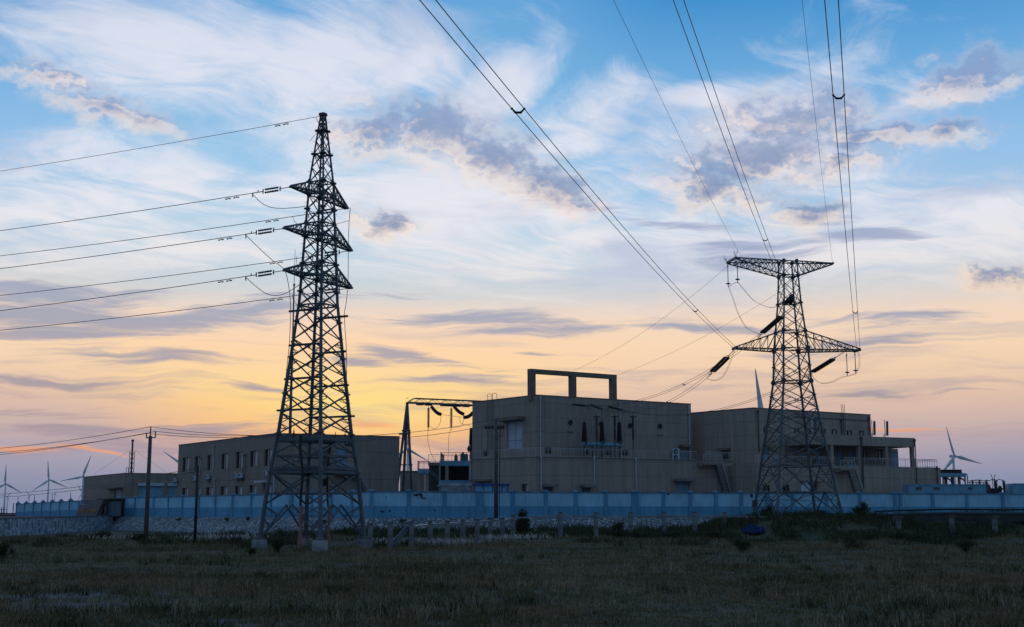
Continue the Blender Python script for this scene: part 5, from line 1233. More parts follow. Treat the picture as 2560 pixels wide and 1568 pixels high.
# ------------------------------------------------------------------ raised side platform
def P3(px, py, Y_): return at(px, py, Y_)
AY = 176; t = thing('raised_platform', 'open concrete platform with railings and stair, left of the main building', 'platform', (at(1100, 1224, AY).x, AY, PZ)); AN = t
def ob(name, px0, px1, py0, py1, y0, y1, m, par=None):
    zt_, zb_3 = zat(py0, y0), zat(py1, y0); x0, x1 = at(px0, 1200, y0).x, at(px1, 1200, y0).x; mb = MB(); mb.box(((x0+x1)/2, (y0+y1)/2, (zt_+zb_3)/2), (x1-x0, y1-y0, zt_-zb_3)); return obj(name, mb, m, par or t)
ob('deck', 1098.5, 1178, 1152, 1164.5, AY, AY+9, M['deckblue']); ob('side_deck', 1070, 1098, 1156, 1164, AY+3, AY+9, M['clad2']); ob('floor_band', 1098.5, 1178, 1201, 1210, AY, AY+9, M['deckblue'])
ob('landing', 1043, 1072, 1173, 1184, AY-.5, AY+2.5, M['deckblue'])
for a, e, y0, y1 in [(1043.5,1051,1184,1230),(1064,1071.5,1184,1230)]: ob('column', a, e, y0, y1, AY-.3, AY+.4, M['clad2'])
for a, e, y0, y1 in [(1097,1101,1164.5,1230),(1113,1121,1164.5,1201),(1172,1178,1164.5,1230)]: ob('column', a, e, y0, y1, AY+.05, AY+.55, M['clad2'])
ob('back_wall', 1100, 1178, 1164.5, 1232, AY+6, AY+6.3, M['dark']); ob('base_wall', 1101, 1172, 1210, 1232, AY+.1, AY+5.9, M['clad2']); ob('stair_side_wall', 1072, 1098, 1164, 1232, AY+4, AY+4.3, M['conc_dark'])
rl = MB(); zd = zat(1152, AY); X_ = lambda px, y: at(px, 1152, y).x
railing(rl, (X_(1101, AY), AY+.1, zd), (X_(1178, AY), AY+.1, zd), 1.15, step=.5); railing(rl, (X_(1101, AY), AY+.1, zd), (X_(1101, AY), AY+8.9, zd), 1.15, step=.5); zl = zat(1173, AY-.5)
railing(rl, (X_(1101, AY+8.9), AY+8.9, zd), (X_(1178, AY), AY+8.9, zd), 1.15, step=.5)
zs3 = zat(1156, AY+3); railing(rl, (X_(1071, AY+3), AY+3.1, zs3), (X_(1098, AY+3), AY+3.1, zs3), 1.1, step=.5)
railing(rl, (X_(1045, AY), AY-.4, zl), (X_(1071, AY), AY-.4, zl), 1.1, step=.5); railing(rl, (X_(1045, AY), AY-.4, zl), (X_(1045, AY), AY+2.4, zl), 1.1, step=.5); railing(rl, (X_(1045, AY), AY+2.4, zl), (X_(1071, AY), AY+2.4, zl), 1.1, step=.5)
obj('railing', rl, M['steel'], t)
sb = MB(); a, e = P3(1072, 1174, AY+.6), P3(1099, 1200, AY+.6)
for q in (0, 1.2): sb.bar(a+Vector((0,q,0)), e+Vector((0,q,0)), .1, .35)
for k in range(14): p = a.lerp(e, (k+.5)/14); sb.box((p.x, p.y+.6, p.z+.05), (.3, 1.2, .05))
sb.bar(P3(1070, 1152, AY+.5), P3(1098, 1177, AY+.5), .07); sb.bar(P3(1121, 1175, AY+.1), P3(1128, 1182, AY+.1), .06); sb.bar(P3(1072, 1215, AY-.2), P3(1090, 1232, AY-.2), .07)
obj('stair', sb, M['steel'], t)
mb = MB()
for px, w, h in [(1140,.5,.9),(1157,.7,1.2),(1166,.5,1.0)]: p = at(px, 1152, AY+5); mb.box((p.x, p.y, zd+h/2), (w, w, h)); mb.box((p.x, p.y, zd+h+.12), (w*.5, w*.5, .25))
obj('deck_equipment', mb, M['steel'], t)
sx0, sx1 = at(1000, 1200, 205).x, at(1060, 1200, 205).x; zt_ = zat(1180, 205); t2 = thing('low_shed', 'low plain grey-tan shed seen behind the gantry legs', 'shed', ((sx0+sx1)/2, 205, PZ)); mb = MB(); mb.box(((sx0+sx1)/2, 209, (zt_+PZ)/2), (sx1-sx0, 8, zt_-PZ)); obj('wall', mb, M['clad3'], t2); mb = MB(); mb.box(((sx0+sx1)/2, 209, zt_+.1), (sx1-sx0+.3, 8.3, .16)); obj('roof', mb, M['coping2'], t2)
# blue cabin and covered pile inside the wall
cx0, cx1 = at(1180, 1220, 152).x, at(1274, 1220, 152).x; t2 = thing('site_cabin', 'low cabin with a bright blue roof edge showing over the wall', 'cabin', ((cx0+cx1)/2, 152, PZ)); zc_ = zat(1213, 152)
mb = MB(); mb.box(((cx0+cx1)/2, 154, (zc_+PZ)/2), (cx1-cx0-.3, 3, zc_-PZ)); obj('wall', mb, M['tank'], t2); mb = MB(); mb.box(((cx0+cx1)/2, 154, zc_+.08), (cx1-cx0, 3.4, .22)); obj('roof', mb, M['roofblue'], t2)
mb = MB()
for f in (.05, .3, .55, .8, .95): mb.box((lerp(cx0, cx1, f), 152.46, (zc_+PZ)/2), (.12, .06, zc_-PZ)); 
obj('mullions', mb, M['roofblue'], t2)
random.seed(3); mb = MB()
for k in range(9):
    p = at(lerp(1105, 1172, k/8)+random.uniform(-3,3), 1214, 158); mb.lathe((p.x-.5, p.y, zat(1216, 158)), (p.x+.6, p.y+.2, zat(1213, 158)), [(0,.1),(.3,.3),(.7,.28),(1,.08)], 7)
mb.box((at(1138, 1220, 158.5).x, 158.5, (zat(1216, 158)+PZ)/2), (3.6, 1.4, zat(1216, 158)-PZ)); tag(obj('covered_pile', mb, M['footing']), 'pale wrapped goods piled below the platform behind the wall', 'pile')
# ------------------------------------------------------------------ wind turbines
def blade(hub, ang, L_, yawv, root):
    """tapered aerofoil blade in the rotor plane; ang in the picture plane"""
    up = Vector((0,0,1)); d = yawv*math.cos(ang)+up*math.sin(ang); c = -yawv*math.sin(ang)+up*math.cos(ang); n = d.cross(c)
    vs = []; k = 8; secs = [(.02,.05,.9),(.08,.055,.8),(.2,.095,.26),(.4,.07,.2),(.6,.05,.18),(.8,.032,.16),(.95,.018,.16),(1,.006,.2)]
    for t_, ch, th in secs:
        tw = R(18*(1-t_)); a = c*math.cos(tw)+n*math.sin(tw); b = -c*math.sin(tw)+n*math.cos(tw)
        for q in range(k):
            x = 2*math.pi*q/k; vs.append(hub+d*(L_*t_)+a*(ch*L_*.62*math.cos(x)+ch*L_*.15)+b*(ch*L_*.62*th*math.sin(x))+n*(.03*L_*t_*t_))
    fs = [(i*k+q, i*k+(q+1)%k, (i+1)*k+(q+1)%k, (i+1)*k+q) for i in range(len(secs)-1) for q in range(k)]+[tuple(range(k))[::-1], tuple(range(len(vs)-k, len(vs)))]
    mb = MB().add(vs, fs); mb.smooth = True; return mb
def turbine(label, px, py, Dm, tips, yaw=0., base=0, small=False):
    h = at(px, py, Dm); t = thing('wind_turbine', label, 'wind turbine', (h.x, h.y+4, base), 'wind turbines on the plain')
    yv = Vector((math.cos(R(yaw)), math.sin(R(yaw)), 0)); back = Vector((-yv.y, yv.x, 0)); H_ = h.z-base; sc = H_/80
    mb = MB(); mb.lathe((h.x+back.x*3*sc, h.y+back.y*3*sc, base-2), (h.x+back.x*3*sc, h.y+back.y*3*sc, h.z-1.2*sc), [(0,2.5*sc),(.5,2.0*sc),(1,1.4*sc)], 14); mb.smooth = True; obj('tower', mb, M['turbine'], t)
    mb = MB(); mb.obox(h+back*4.5*sc, yv*1.7*sc, back*5*sc, Vector((0,0,1.75*sc))); mb.obox(h+back*8.5*sc+Vector((0,0,2.2*sc)), yv*.8*sc, back*.8*sc, Vector((0,0,.5*sc))); obj('nacelle', mb, M['turbine'], t)
    mb = MB(); mb.lathe(h+back*.5*sc, h-back*2.6*sc, [(0,1.9*sc),(.4,1.8*sc),(.8,1.2*sc),(1,.3*sc)], 12); mb.smooth = True; obj('hub', mb, M['turbine'], t)
    x0, y0 = tips[0]; a0 = math.atan2(-(y0-py), x0-px); Lb = math.hypot(x0-px, y0-py)*h.y/F
    for k in range(3): obj('blade', blade(h-back*1*sc, a0+k*2*math.pi/3, Lb, yv, 1), M['turbine'], t)
    return t
turbine('pale wind turbine at the left edge, one blade straight up', 13.5, 1209.6, 3300, [(13,1161)], 12)
turbine('pale wind turbine between the left edge and the gatehouse, seen slightly from the side', 122.5, 1199.7, 3100, [(117,1151)], 25)
turbine('pale wind turbine half hidden by the left end of the gatehouse', 207.7, 1191.5, 3000, [(225,1139)], 8)
turbine('tiny faint wind turbine left of the second large turbine', 73.6, 1238, 5600, [(63,1223.6)], 20)
turbine('tiniest faint wind turbine, right of the second large turbine', 138, 1235.5, 6200, [(141,1226)], 35)
turbine('faint small wind turbine just left of the gatehouse corner', 206, 1231.5, 5200, [(193,1210)], 10)
turbine('faint small wind turbine behind the tower of the leftmost turbine', 19, 1241, 5800, [(30,1228)], 15)
turbine('wind turbine hidden behind the office block, one blade tip showing left of it', 455, 1160, 1900, [(408,1129)], 15)
turbine('wind turbine seen between the gantry legs', 1018, 1123, 1500, [(1073,1153)], -14)
turbine('wind turbine behind the wing, only one tall blade showing left of the right tower', 1907, 1043, 1050, [(1892,921)], -10)
turbine('clear white wind turbine right of the wing', 2386, 1141, 1700, [(2365,1068)], 14)
# far pylon
p = at(2482.5, 1186, 2300); t = thing('distant_pylon', 'tiny faint pylon on the horizon at the right', 'pylon', (p.x, p.y, 0)); mb = MB(); zt_ = p.z; s_ = 9.
for q in (-1, 1):
    mb.bar((p.x+q*3.2, p.y, 0), (p.x+q*1.2, p.y, zt_-9), .9); mb.bar((p.x+q*1.2, p.y, zt_-9), (p.x+q*3.2, p.y, zt_-1), .9); mb.bar((p.x+q*2.4, p.y, zt_-4), (p.x+q*4.6, p.y, zt_), .8); mb.bar((p.x+q*1.2, p.y, zt_-12), (p.x+q*3.6, p.y, zt_-12), .6)
for k in range(6): mb.bar((p.x-2.5, p.y, k*10), (p.x+2.5, p.y, k*10+8), .5)
mb.bar((p.x-3.4, p.y, zt_-9), (p.x+3.4, p.y, zt_-9), .6); mb.bar((p.x-4, p.y, zt_-16), (p.x+4, p.y, zt_-16), .5); obj('lattice', mb, M['steel'], t)
# ------------------------------------------------------------------ utility poles
def pole(name, label, px, pyb, pyt, Y_, r0, r1, m):
    b = at(px, pyb, Y_); b.z = base_z(b.x, b.y)-.2 if b.z < 2.2 else b.z; zt_ = zat(pyt, Y_); t = thing(name, label, 'pole', b); mb = MB(); mb.tube([b, V3(b, zt_)], [r0, r1], 10); mb.smooth = True; obj('shaft', mb, m, t); return t, V3(b, zt_)
t1, q1 = pole('utility_pole', 'round concrete power pole with a small bracket, left of the office block', 364, 1352, 1090, 116, .22, .16, M['conc_dark'])
mb = MB(); ca = [q1+Vector((-.35,0,-.15)), q1+Vector((-.28,0,.25)), q1+Vector((.45,0,.1)), q1+Vector((.45,0,.55)), q1+Vector((.05,0,.8))]
mb.bar(q1+Vector((-.36,0,-.18)), q1+Vector((.46,0,-.14)), .1); mb.bar(q1+Vector((-.36,0,-.18)), q1+Vector((-.36,0,.2)), .09); mb.bar(q1+Vector((.46,0,-.14)), q1+Vector((.46,0,.4)), .09); mb.bar(q1, q1+Vector((0,0,.85)), .09); obj('bracket', mb, M['darksteel'], t1)
for k in (-.36, .46, 0): pass
t2, q2 = pole('utility_pole', 'thin black steel pole in front of the office block', 487, 1356, 1165, 116, .13, .12, M['rubber'])
t3, q3 = pole('utility_pole', 'concrete pole with a crossarm of insulators, in front of the main building', 1240, 1296, 1047, 137, .24, .17, M['conc_dark'])
mb = MB(); za = zat(1068, 137)-q3.z; mb.bar(q3+Vector((-1.3,0,za)), q3+Vector((.9,0,za)), .12); mb.bar(q3+Vector((-.5,0,-.1)), q3+Vector((.4,0,-.1)), .06); mb.bar(q3+Vector((.1,0,-1.9)), q3+Vector((.75,0,-1.9)), .07); mb.bar(q3+Vector((.75,0,-1.9)), q3+Vector((.75,0,-1.2)), .05); obj('crossarm', mb, M['darksteel'], t3)
for x in (-1.1, -.75, -.4, .25, .55, .8):
    mb = MB(); b = q3+Vector((x,0,za+.06)); mb.lathe(b-Vector((0,.3,.25)), b+Vector((0,.25,.1)), sheds(4, .13, .11), 8); obj('insulator', mb, M['insul'], t3)
mb = MB(); mb.tube([q3+Vector((.45,-.1,za)), q3+Vector((.42,-.15,-3)), q3+Vector((.36,-.2,-8)), V3(q3+Vector((.36,-.2,0)), zat(1290,137))], .05, 6); obj('riser_cable', mb, M['rubber'], t3)
PW = 'low voltage wires beside the left pole'
for k, (py, off, lab) in enumerate([(1123,(0,0,.85),'upper'),(1133,(-.36,0,.22),'middle'),(1139,(.46,0,.42),'lower')]):
    a = q1+Vector(off); e = at(-40, py+1, 150); wire('%s wire from the left pole to the left edge' % lab, para(a, e, .25, 20), .028, group=PW)
    e2 = LT.k(0, zz(1093-3*k))+Vector((0,-.2,0)); wire('%s wire from the left pole to the left tower platform' % lab, para(a, e2, .35, 20), .024, group=PW)
for k, (py, lab) in enumerate([(1053, 'upper'), (1069, 'lower')]):
    wire('%s low wire from the left tower to the crossarm pole' % lab, para(LT.k(2, zz(1086+10*k)), q3+Vector((-.4 if k == 0 else -1.1, 0, -.1 if k == 0 else za+.15)), .5, 20), .026, group=PW)
for k, (py, lab) in enumerate([(1236, 'upper'), (1243.5, 'lower')]):
    wire('%s of two low wires from the left edge to the thin black pole' % lab, para(at(-60, py+2, 190), q2-Vector((0,0,.2+.3*k)), .5, 20), .03, group='low wires at the black pole')
for k, (px, py0, py1) in enumerate([(32,1258,1290),(3,1268,1290)]):
    Y_ = 260; b = at(px, py1, Y_); mb = MB(); mb.tube([b, V3(b, zat(py0, Y_))], .09, 6); zt_ = zat(py0, Y_)
    if k: mb.bar((b.x-1, b.y, zt_-.5), (b.x+1, b.y, zt_-.5), .1); mb.bar((b.x-.7, b.y, zt_-1.2), (b.x+.7, b.y, zt_-1.2), .1)
    tag(obj('far_pole', mb, M['darksteel']), ['short dark pole left of the far wall','short dark pole with crossarms at the left edge'][k], 'pole')
mb = MB(); fb0, fb1 = at(-30, 1291, 250), at(38, 1290, 252); mb.bar(V3(fb0, 2.1), V3(fb1, 2.1), .5, 1.2); mb.bar(V3(fb0, 2.9), V3(fb1, 2.9), .7, .25); tag(obj('low_barrier', mb, M['conc_dark']), 'low dark barrier left of the far short wall', 'barrier')
# ------------------------------------------------------------------ switchyard at the right
def container(label, px0, px1, py0, Y_, m, dep=2.6):
    x0, x1 = at(px0, py0, Y_).x, at(px1, py0, Y_).x; z1 = zat(py0, Y_); t = thing('container', label, 'container', ((x0+x1)/2, Y_, PZ)); mb = MB(); mb.box(((x0+x1)/2, Y_+dep/2, (PZ+z1)/2), (x1-x0, dep, z1-PZ)); obj('shell', mb, m, t)
    mb = MB(); k = int((x1-x0)/.3)
    for i in range(k): mb.box((lerp(x0, x1, (i+.5)/k), Y_-.02, (PZ+z1)/2), (.14, .05, z1-PZ-.3))
    obj('corrugation', mb, m, t); mb = MB()
    for z in (z1-.06, PZ+.1): mb.box(((x0+x1)/2, Y_-.02, z), (x1-x0+.1, .14, .16))
    for x in (x0, x1): mb.box((x, Y_-.02, (PZ+z1)/2), (.16, .13, z1-PZ-.2))
    obj('corner_frame', mb, M['deckblue'], t); return t, x0, x1, z1
ct, x0, x1, z1 = container('long pale blue container behind the wall, right of the wing', 2272, 2463, 1211, 172, M['tank'])
mb = MB()
for f, w in ((.12,.8),(.36,.8),(.8,.6)): mb.box((lerp(x0, x1, f), 171.93, z1-.55), (w, .05, .35))
obj('vent_panel', mb, M['frame'], ct)
container('short pale blue container cut off by the right edge', 2532, 2600, 1209, 176, M['tank'])
# cooler on a stand
Y_ = 186; X_ = lambda px: at(px, 1190, Y_).x; t = thing('cooling_unit', 'pale blue air cooler on a braced steel stand beside the wing', 'cooler', (X_(2380), Y_, PZ)); za, zb4 = zat(1183, Y_), zat(1192, Y_)
mb = MB(); mb.box(((X_(2350)+X_(2415))/2, Y_+1.5, (za+zb4)/2), (X_(2415)-X_(2350), 3, za-zb4)); obj('housing', mb, M['tank'], t)
mb = MB(); mb.box(((X_(2355)+X_(2407))/2, Y_+1.5, za+.12), (X_(2407)-X_(2355), 2.6, .25))
obj('fan_deck', mb, M['rubber'], t)
for px in (2364, 2381, 2399): mb = MB(); c = Vector((X_(px), Y_+1.2, za+.24)); mb.lathe(c, c+Vector((0,0,.3)), [(0,.75),(.6,.7),(1,.8)], 14); obj('fan_shroud', mb, M['rubber'], t)
mb = MB()
for px in (2357, 2366, 2378, 2381, 2399, 2412):
    for y in (0, 2.8): mb.bar((X_(px), Y_+y, PZ), (X_(px), Y_+y, zb4), .17)
for a, e in ((2357,2366),(2366,2378),(2399,2412)):
    zc_ = zat(1205, Y_); mb.bar((X_(a), Y_, zb4), (X_(e), Y_, zc_), .14); mb.bar((X_(a), Y_, zat(1198, Y_)), (X_(e), Y_, zat(1198, Y_)), .14)
obj('stand', mb, M['darksteel'], t)
mb = MB(); mb.tube([(X_(2410), Y_-.2, zb4+.4), (X_(2416), Y_-.2, zb4+.4), (X_(2417), Y_-.2, zb4), (X_(2417), Y_-.2, zat(1211, Y_))], .09, 7); obj('pipe', mb, M['tank'], t)
mb = MB()
for px in (2353, 2355, 2357, 2360, 2376, 2378, 2380): mb.bar((X_(px)+.1, Y_+3.4, PZ), (X_(px)+.1, Y_+3.4, zat(1194, Y_)), .05)
obj('side_rail', mb, M['steel'], t)
# transformer bushings and bus
Y_ = 180; X_ = lambda px: at(px, 1200, Y_).x; random.seed(11)
for k, (px, py0, py1) in enumerate([(2431,1203,1211),(2453,1202,1211),(2474,1202,1218),(2487,1204,1220),(2494,1205,1220),(2501,1205,1221),(2509,1203,1223),(2516,1206,1220)]):
    a = Vector((X_(px), Y_+(k % 3)*.8, zat(py1, Y_))); e = Vector((a.x+random.uniform(-.15,.15), a.y, zat(py0, Y_))); t = thing('post_insulator', '%s dark post insulator from the left in the yard right of the cooler' % ORD[k], 'insulator', V3(a, PZ), 'post insulators in the right yard')
    mb = MB(); mb.lathe(a, e, sheds(7, .2, .16, .6), 9); obj('shed_stack', mb, M['insul'], t); mb = MB(); mb.bar(V3(a, PZ), a, .2); obj('support', mb, M['darksteel'], t)
    mb = MB(); mb.tube([e, e+Vector((0,0,.2))], .05, 6); mb.bar(e+Vector((-.25,0,.12)), e+Vector((.25,0,.12)), .06); obj('terminal', mb, M['darksteel'], t)
t = thing('transformer', 'dark power transformer half hidden by the wall at the right', 'transformer', (X_(2490), Y_+2, PZ)); z_ = zat(1220, Y_)
mb = MB(); mb.box((X_(2476), Y_+2.2, (z_+PZ)/2-.2), (3.2, 2.4, z_-PZ)); mb.box((X_(2500), Y_+2.2, z_-.1), (X_(2516)-X_(2468), .5, .22)); obj('tank', mb, M['darksteel'], t)
mb = MB()
for px in (2481, 2496, 2510): mb.bar((X_(px), Y_+1.6, PZ), (X_(px), Y_+1.6, z_), .3)
mb.lathe((X_(2505), Y_+1.5, zat(1223,Y_)), (X_(2512), Y_+1.5, zat(1223,Y_)), [(0,.3),(.2,.55),(.8,.55),(1,.3)], 10); obj('frame', mb, M['darksteel'], t)
for k in range(3): mb = MB(); mb.lathe((X_(2470+k*5), Y_+1.4, z_-.2), (X_(2470+k*5), Y_+1.4, z_+.55), [(0,.35),(.5,.28),(1,.12)], 9); obj('turret', mb, M['darksteel'], t)
for k, L_ in enumerate([[(2431,1202),(2441,1200),(2453,1201)],[(2453,1201),(2462,1203),(2474,1201)],[(2474,1201),(2486,1199),(2494,1203)],[(2487,1203),(2498,1199),(2510,1203)]]):
    wire('%s small looping lead from the left above the right yard' % ORD[k], bez([at(x, y, Y_+.4) for x, y in L_], 6), .05, 'jumper_cable', 'cable', 'leads in the right yard')
t = thing('bus_bridge', 'thin horizontal dark bus bar on short legs right of the cooler', 'bus bar', (X_(2438), Y_, PZ)); mb = MB()
zq = zat(1206, Y_); mb.bar((X_(2417), Y_-.6, zq), (X_(2466), Y_-.6, zq-.1), .12)
for px in (2420, 2428, 2437, 2446, 2455, 2464): mb.bar((X_(px), Y_-.6, PZ), (X_(px), Y_-.6, zq), .1); mb.bar((X_(px)-.2, Y_-.6, zq+.2), (X_(px)+.2, Y_-.6, zq+.2), .08)
obj('bar', mb, M['darksteel'], t)
# ------------------------------------------------------------------ cable tray on concrete posts
TR = [(925,1313,1379,102),(975,1310,1372,104),(1028,1308,1364,106),(1075,1307,1366,108.5),(1118,1305,1366,110),(1157,1303,1346,113),(1193,1301,1346,115.5),(1226,1298,1330,119),(1256,1299,1325,122),(1283,1291,1318,124.5),(1401,1284,1316,128),(1490,1284,1315,129.5),(1577,1284,1312,130.5),(1660,1283,1312,131),(1737,1283,1300,131.5),(1812,1283,1294,132)]
ps = []
for i, (px, py0, py1, Y_) in enumerate(TR):
    b = at(px, py1, Y_); zt_ = zat(py0, Y_); gz = base_z(b.x, b.y); t = thing('tray_post', '%s concrete post from the left in the row across the field' % ORD[i], 'post', (b.x, b.y, gz), 'concrete posts across the field')
    mb = MB(); w = .36; mb.box((b.x, b.y, (gz-.3+zt_)/2), (w, w, zt_-gz+.3), .3); obj('shaft', mb, M['concrete'], t); mb = MB(); mb.box((b.x, b.y, zt_+.06), (w*.96, w*.96, .16), .3); obj('cap', mb, M['conc_dark'], t); ps.append(V3(b, zt_))
t = thing('cable_tray', 'long galvanised cable tray lid along the row of concrete posts', 'cable tray', ps[2])
mb = MB(); q = ps[2]+Vector((-1.6,-.1,-.95)); e0 = ps[2]+Vector((-.25,.3,-.28)); 
chain = [e0]+[p+Vector((.0,.42,-.12 if k < 8 else -.28)) for k, p in enumerate(ps[3:])]+[Vector((ps[-1].x+7, ps[-1].y+.4, ps[-1].z-.4))]
ll = mat('galvanised_lid', (.19,.22,.245), .35, .3, .25, .5)
for a, e in zip(chain[:-1], chain[1:]):
    d = (e-a); s_ = Vector((d.y, -d.x, 0)).normalized(); mb.obox((a+e)/2, d/2, s_*.24, Vector((0,0,.03)))
    mb.obox((a+e)/2+s_*.25-Vector((0,0,.07)), d/2, s_*.012, Vector((0,0,.07)))
obj('lid', mb, ll, t)
mb = MB(); g0 = Vector((e0.x-1.35, e0.y-.9, base_z(e0.x-1.35, e0.y-.9)+.15)); d = e0-g0; s_ = Vector((.75,.4,0)).normalized(); mb.obox((g0+e0)/2, d/2, s_*.30, d.cross(s_).normalized()*.07); obj('drop_section', mb, M['steel'], t)
# right rail: two bars on posts
RP = [(2247,1296,1322),(2380,1293,1326),(2488,1294,1329),(2600,1294,1330)]; pr = []
for i, (px, py0, py1) in enumerate(RP):
    Y_ = 127-1.2*i; b = at(px, py1, Y_); gz = base_z(b.x, b.y); zt_ = zat(py0, Y_); t = thing('rail_post', '%s stout concrete post from the left under the pipe rail at the right' % ORD[i], 'post', (b.x, b.y, gz), 'posts under the right pipe rail')
    mb = MB(); mb.box((b.x, b.y, (gz-.4+zt_)/2), (.42, .42, zt_-gz+.4)); obj('shaft', mb, M['concrete'], t); mb = MB(); mb.box((b.x, b.y+.2, zt_+.12), (.7, 1.3, .2)); obj('cross_head', mb, M['conc_dark'], t); pr.append(V3(b, zt_+.2))
t = thing('pipe_rail', 'dark double pipe run on low posts below the wall at the right', 'pipe', pr[1]); mb = MB(); a = at(2195, 1290, 131); ch = [a]+[p+Vector((0,-.25,.12)) for p in pr]
mb.tube(ch, .075, 8); obj('front_pipe', mb, M['rubber'], t); mb = MB(); mb.tube([p+Vector((0,.9,.45)) for p in ch], .09, 8); obj('rear_pipe', mb, M['rubber'], t)
mb = MB(); mb.tube([p+Vector((0,.35,.12)) for p in ch], .075, 8); obj('middle_pipe', mb, M['darksteel'], t)
b0, b1 = at(2235, 1283, 136), at(2640, 1284, 133); t = thing('cable_trench_wall', 'long low dark concrete trough along the foot of the wall at the right', 'trough', V3((b0+b1)/2, 1.3)); mb = MB(); d = flat(b1-b0).normalized(); n = Vector((d.y,-d.x,0)); mb.obox(V3((b0+b1)/2, 2.55), flat(b1-b0)/2, n*.35, Vector((0,0,.4))); obj('trough', mb, M['trough_dark'], t)
mb = MB(); mb.obox(V3((b0+b1)/2, 3.0), flat(b1-b0)/2, n*.42, Vector((0,0,.05))); obj('trough_lid', mb, M['trough_dark'], t)
# marker post
b = at(789.5, 1368, 103.5); mb = MB(); gz = base_z(b.x, b.y); mb.box((b.x, b.y, gz+.3), (.2,.2,.9)); mb.box((b.x, b.y, gz+.77), (.14,.14,.08)); tag(obj('marker_post', mb, M['concrete']), 'small pale marker post between the footings of the left tower', 'post')
# blue tarpaulin scrap on the mound
random.seed(21); p0 = at(1883, 1310, 126.0); k_ = 10; vs = []; fs = []
for j in range(k_):
    for i in range(k_):
        x = p0.x+(i-4.5)*.26+.25*random.uniform(-1,1); y = p0.y-2.0+j*.5; vs.append((x, y, base_z(x, y)+.28+.22*mnoise.noise(Vector((x*1.6, y*1.6, 5)))))
for j in range(k_-1):
    for i in range(k_-1):
        if (i-4.5)**2+(j-4.5)**2*1.0 < 17+6*mnoise.noise(Vector((i,j,2))): fs.append((j*k_+i, j*k_+i+1, (j+1)*k_+i+1, (j+1)*k_+i))
vb = [(x, y, z-.02) for x, y, z in vs]; mb = MB().add(vs+vb, fs+[tuple(q+k_*k_ for q in f[::-1]) for f in fs]); tag(obj('tarpaulin', mb, mat('blue_tarpaulin', (.011,.019,.07), .95, 0, .3, 3, spec=.05)), 'crumpled dark blue tarpaulin on the grassy mound before the right tower', 'tarpaulin')
# ------------------------------------------------------------------ plants
def leaf_mat(name, c0, c1, c2, scale=.12):
    m, nt, b = newmat(name); g2 = G(nt); N = nt.nodes; L = nt.links
    tcn = N.new('ShaderNodeTexCoord'); o_ = tcn.outputs['Object']
    n1 = g2.m('ADD', g2.m('MULTIPLY', g2.noise(o_, scale, 5, .6), .6), g2.m('MULTIPLY', g2.noise(o_, scale*4.5, 4, .65), .4)); n2 = g2.noise(o_, scale*12, 3, .6)
    col = g2.mix(g2.ss(n1, .42, .58), c0, c1); col = g2.mix(g2.ss(n2, .45, .75), col, c2); n3 = g2.noise(o_, 9., 2, .7); col = g2.mix(g2.ss(n3, .52, .72), col, tuple(min(1, v*1.9) for v in c1[:3])+(1,)); col = g2.mix(g2.ss(n3, .46, .30), col, tuple(v*.45 for v in c0[:3])+(1,))
    L.new(col, b.inputs['Base Color']); b.inputs['Roughness'].default_value = .8; b.inputs['Specular IOR Level'].default_value = .15
    return m
M['grass'] = leaf_mat('field_grass', (.092,.086,.036,1), (.225,.16,.092,1), (.06,.066,.027,1))
M['leaf'] = leaf_mat('shrub_leaf', (.030,.042,.016,1), (.045,.055,.02,1), (.025,.03,.014,1), .6)
M['plume'] = leaf_mat('pale_plumes', (.55,.50,.45,1), (.42,.38,.34,1), (.5,.46,.42,1), .6)
def tri_mesh(name, V_, F_, m, kind='stuff', parent=None):
    me = bpy.data.meshes.new(name); n = len(V_); me.vertices.add(n); me.vertices.foreach_set('co', V_.astype(np.float32).ravel()); k = len(F_)
    me.loops.add(k*3); me.polygons.add(k); me.loops.foreach_set('vertex_index', F_.astype(np.int32).ravel()); me.polygons.foreach_set('loop_start', np.arange(0, k*3, 3, dtype=np.int32)); me.update(calc_edges=True); me.validate()
    me.materials.append(m); o = bpy.data.objects.new(name, me); COL.objects.link(o); o['kind'] = kind; return o
def blades(P_, H_, Wd, lean=.35):
    """P_: roots (n,3); bent three-triangle blades"""
    n = len(P_); az = rng.uniform(0, 2*np.pi, n); fa = rng.uniform(0, 2*np.pi, n); side = np.stack([np.cos(fa), np.sin(fa), np.zeros(n)], 1)*Wd[:,None]/2
    ln = np.stack([np.cos(az), np.sin(az), np.zeros(n)], 1)*(H_*lean*rng.uniform(.2, 1.4, n))[:,None]; up = np.zeros((n,3)); up[:,2] = H_
    m1 = P_+up*.55+ln*.3; tp = P_+up+ln
    V_ = np.stack([P_-side, P_+side, m1-side*.7, m1+side*.7, tp], 1).reshape(-1, 3); b = (np.arange(n)*5)[:,None]
    F_ = np.concatenate([b+np.array([[0,1,3]]), b+np.array([[0,3,2]]), b+np.array([[2,3,4]])], 0); return V_, F_
def gzs(x, y): return np.array([base_z(a, b) for a, b in zip(x, y)])
roots = []; hs = []; ws = []
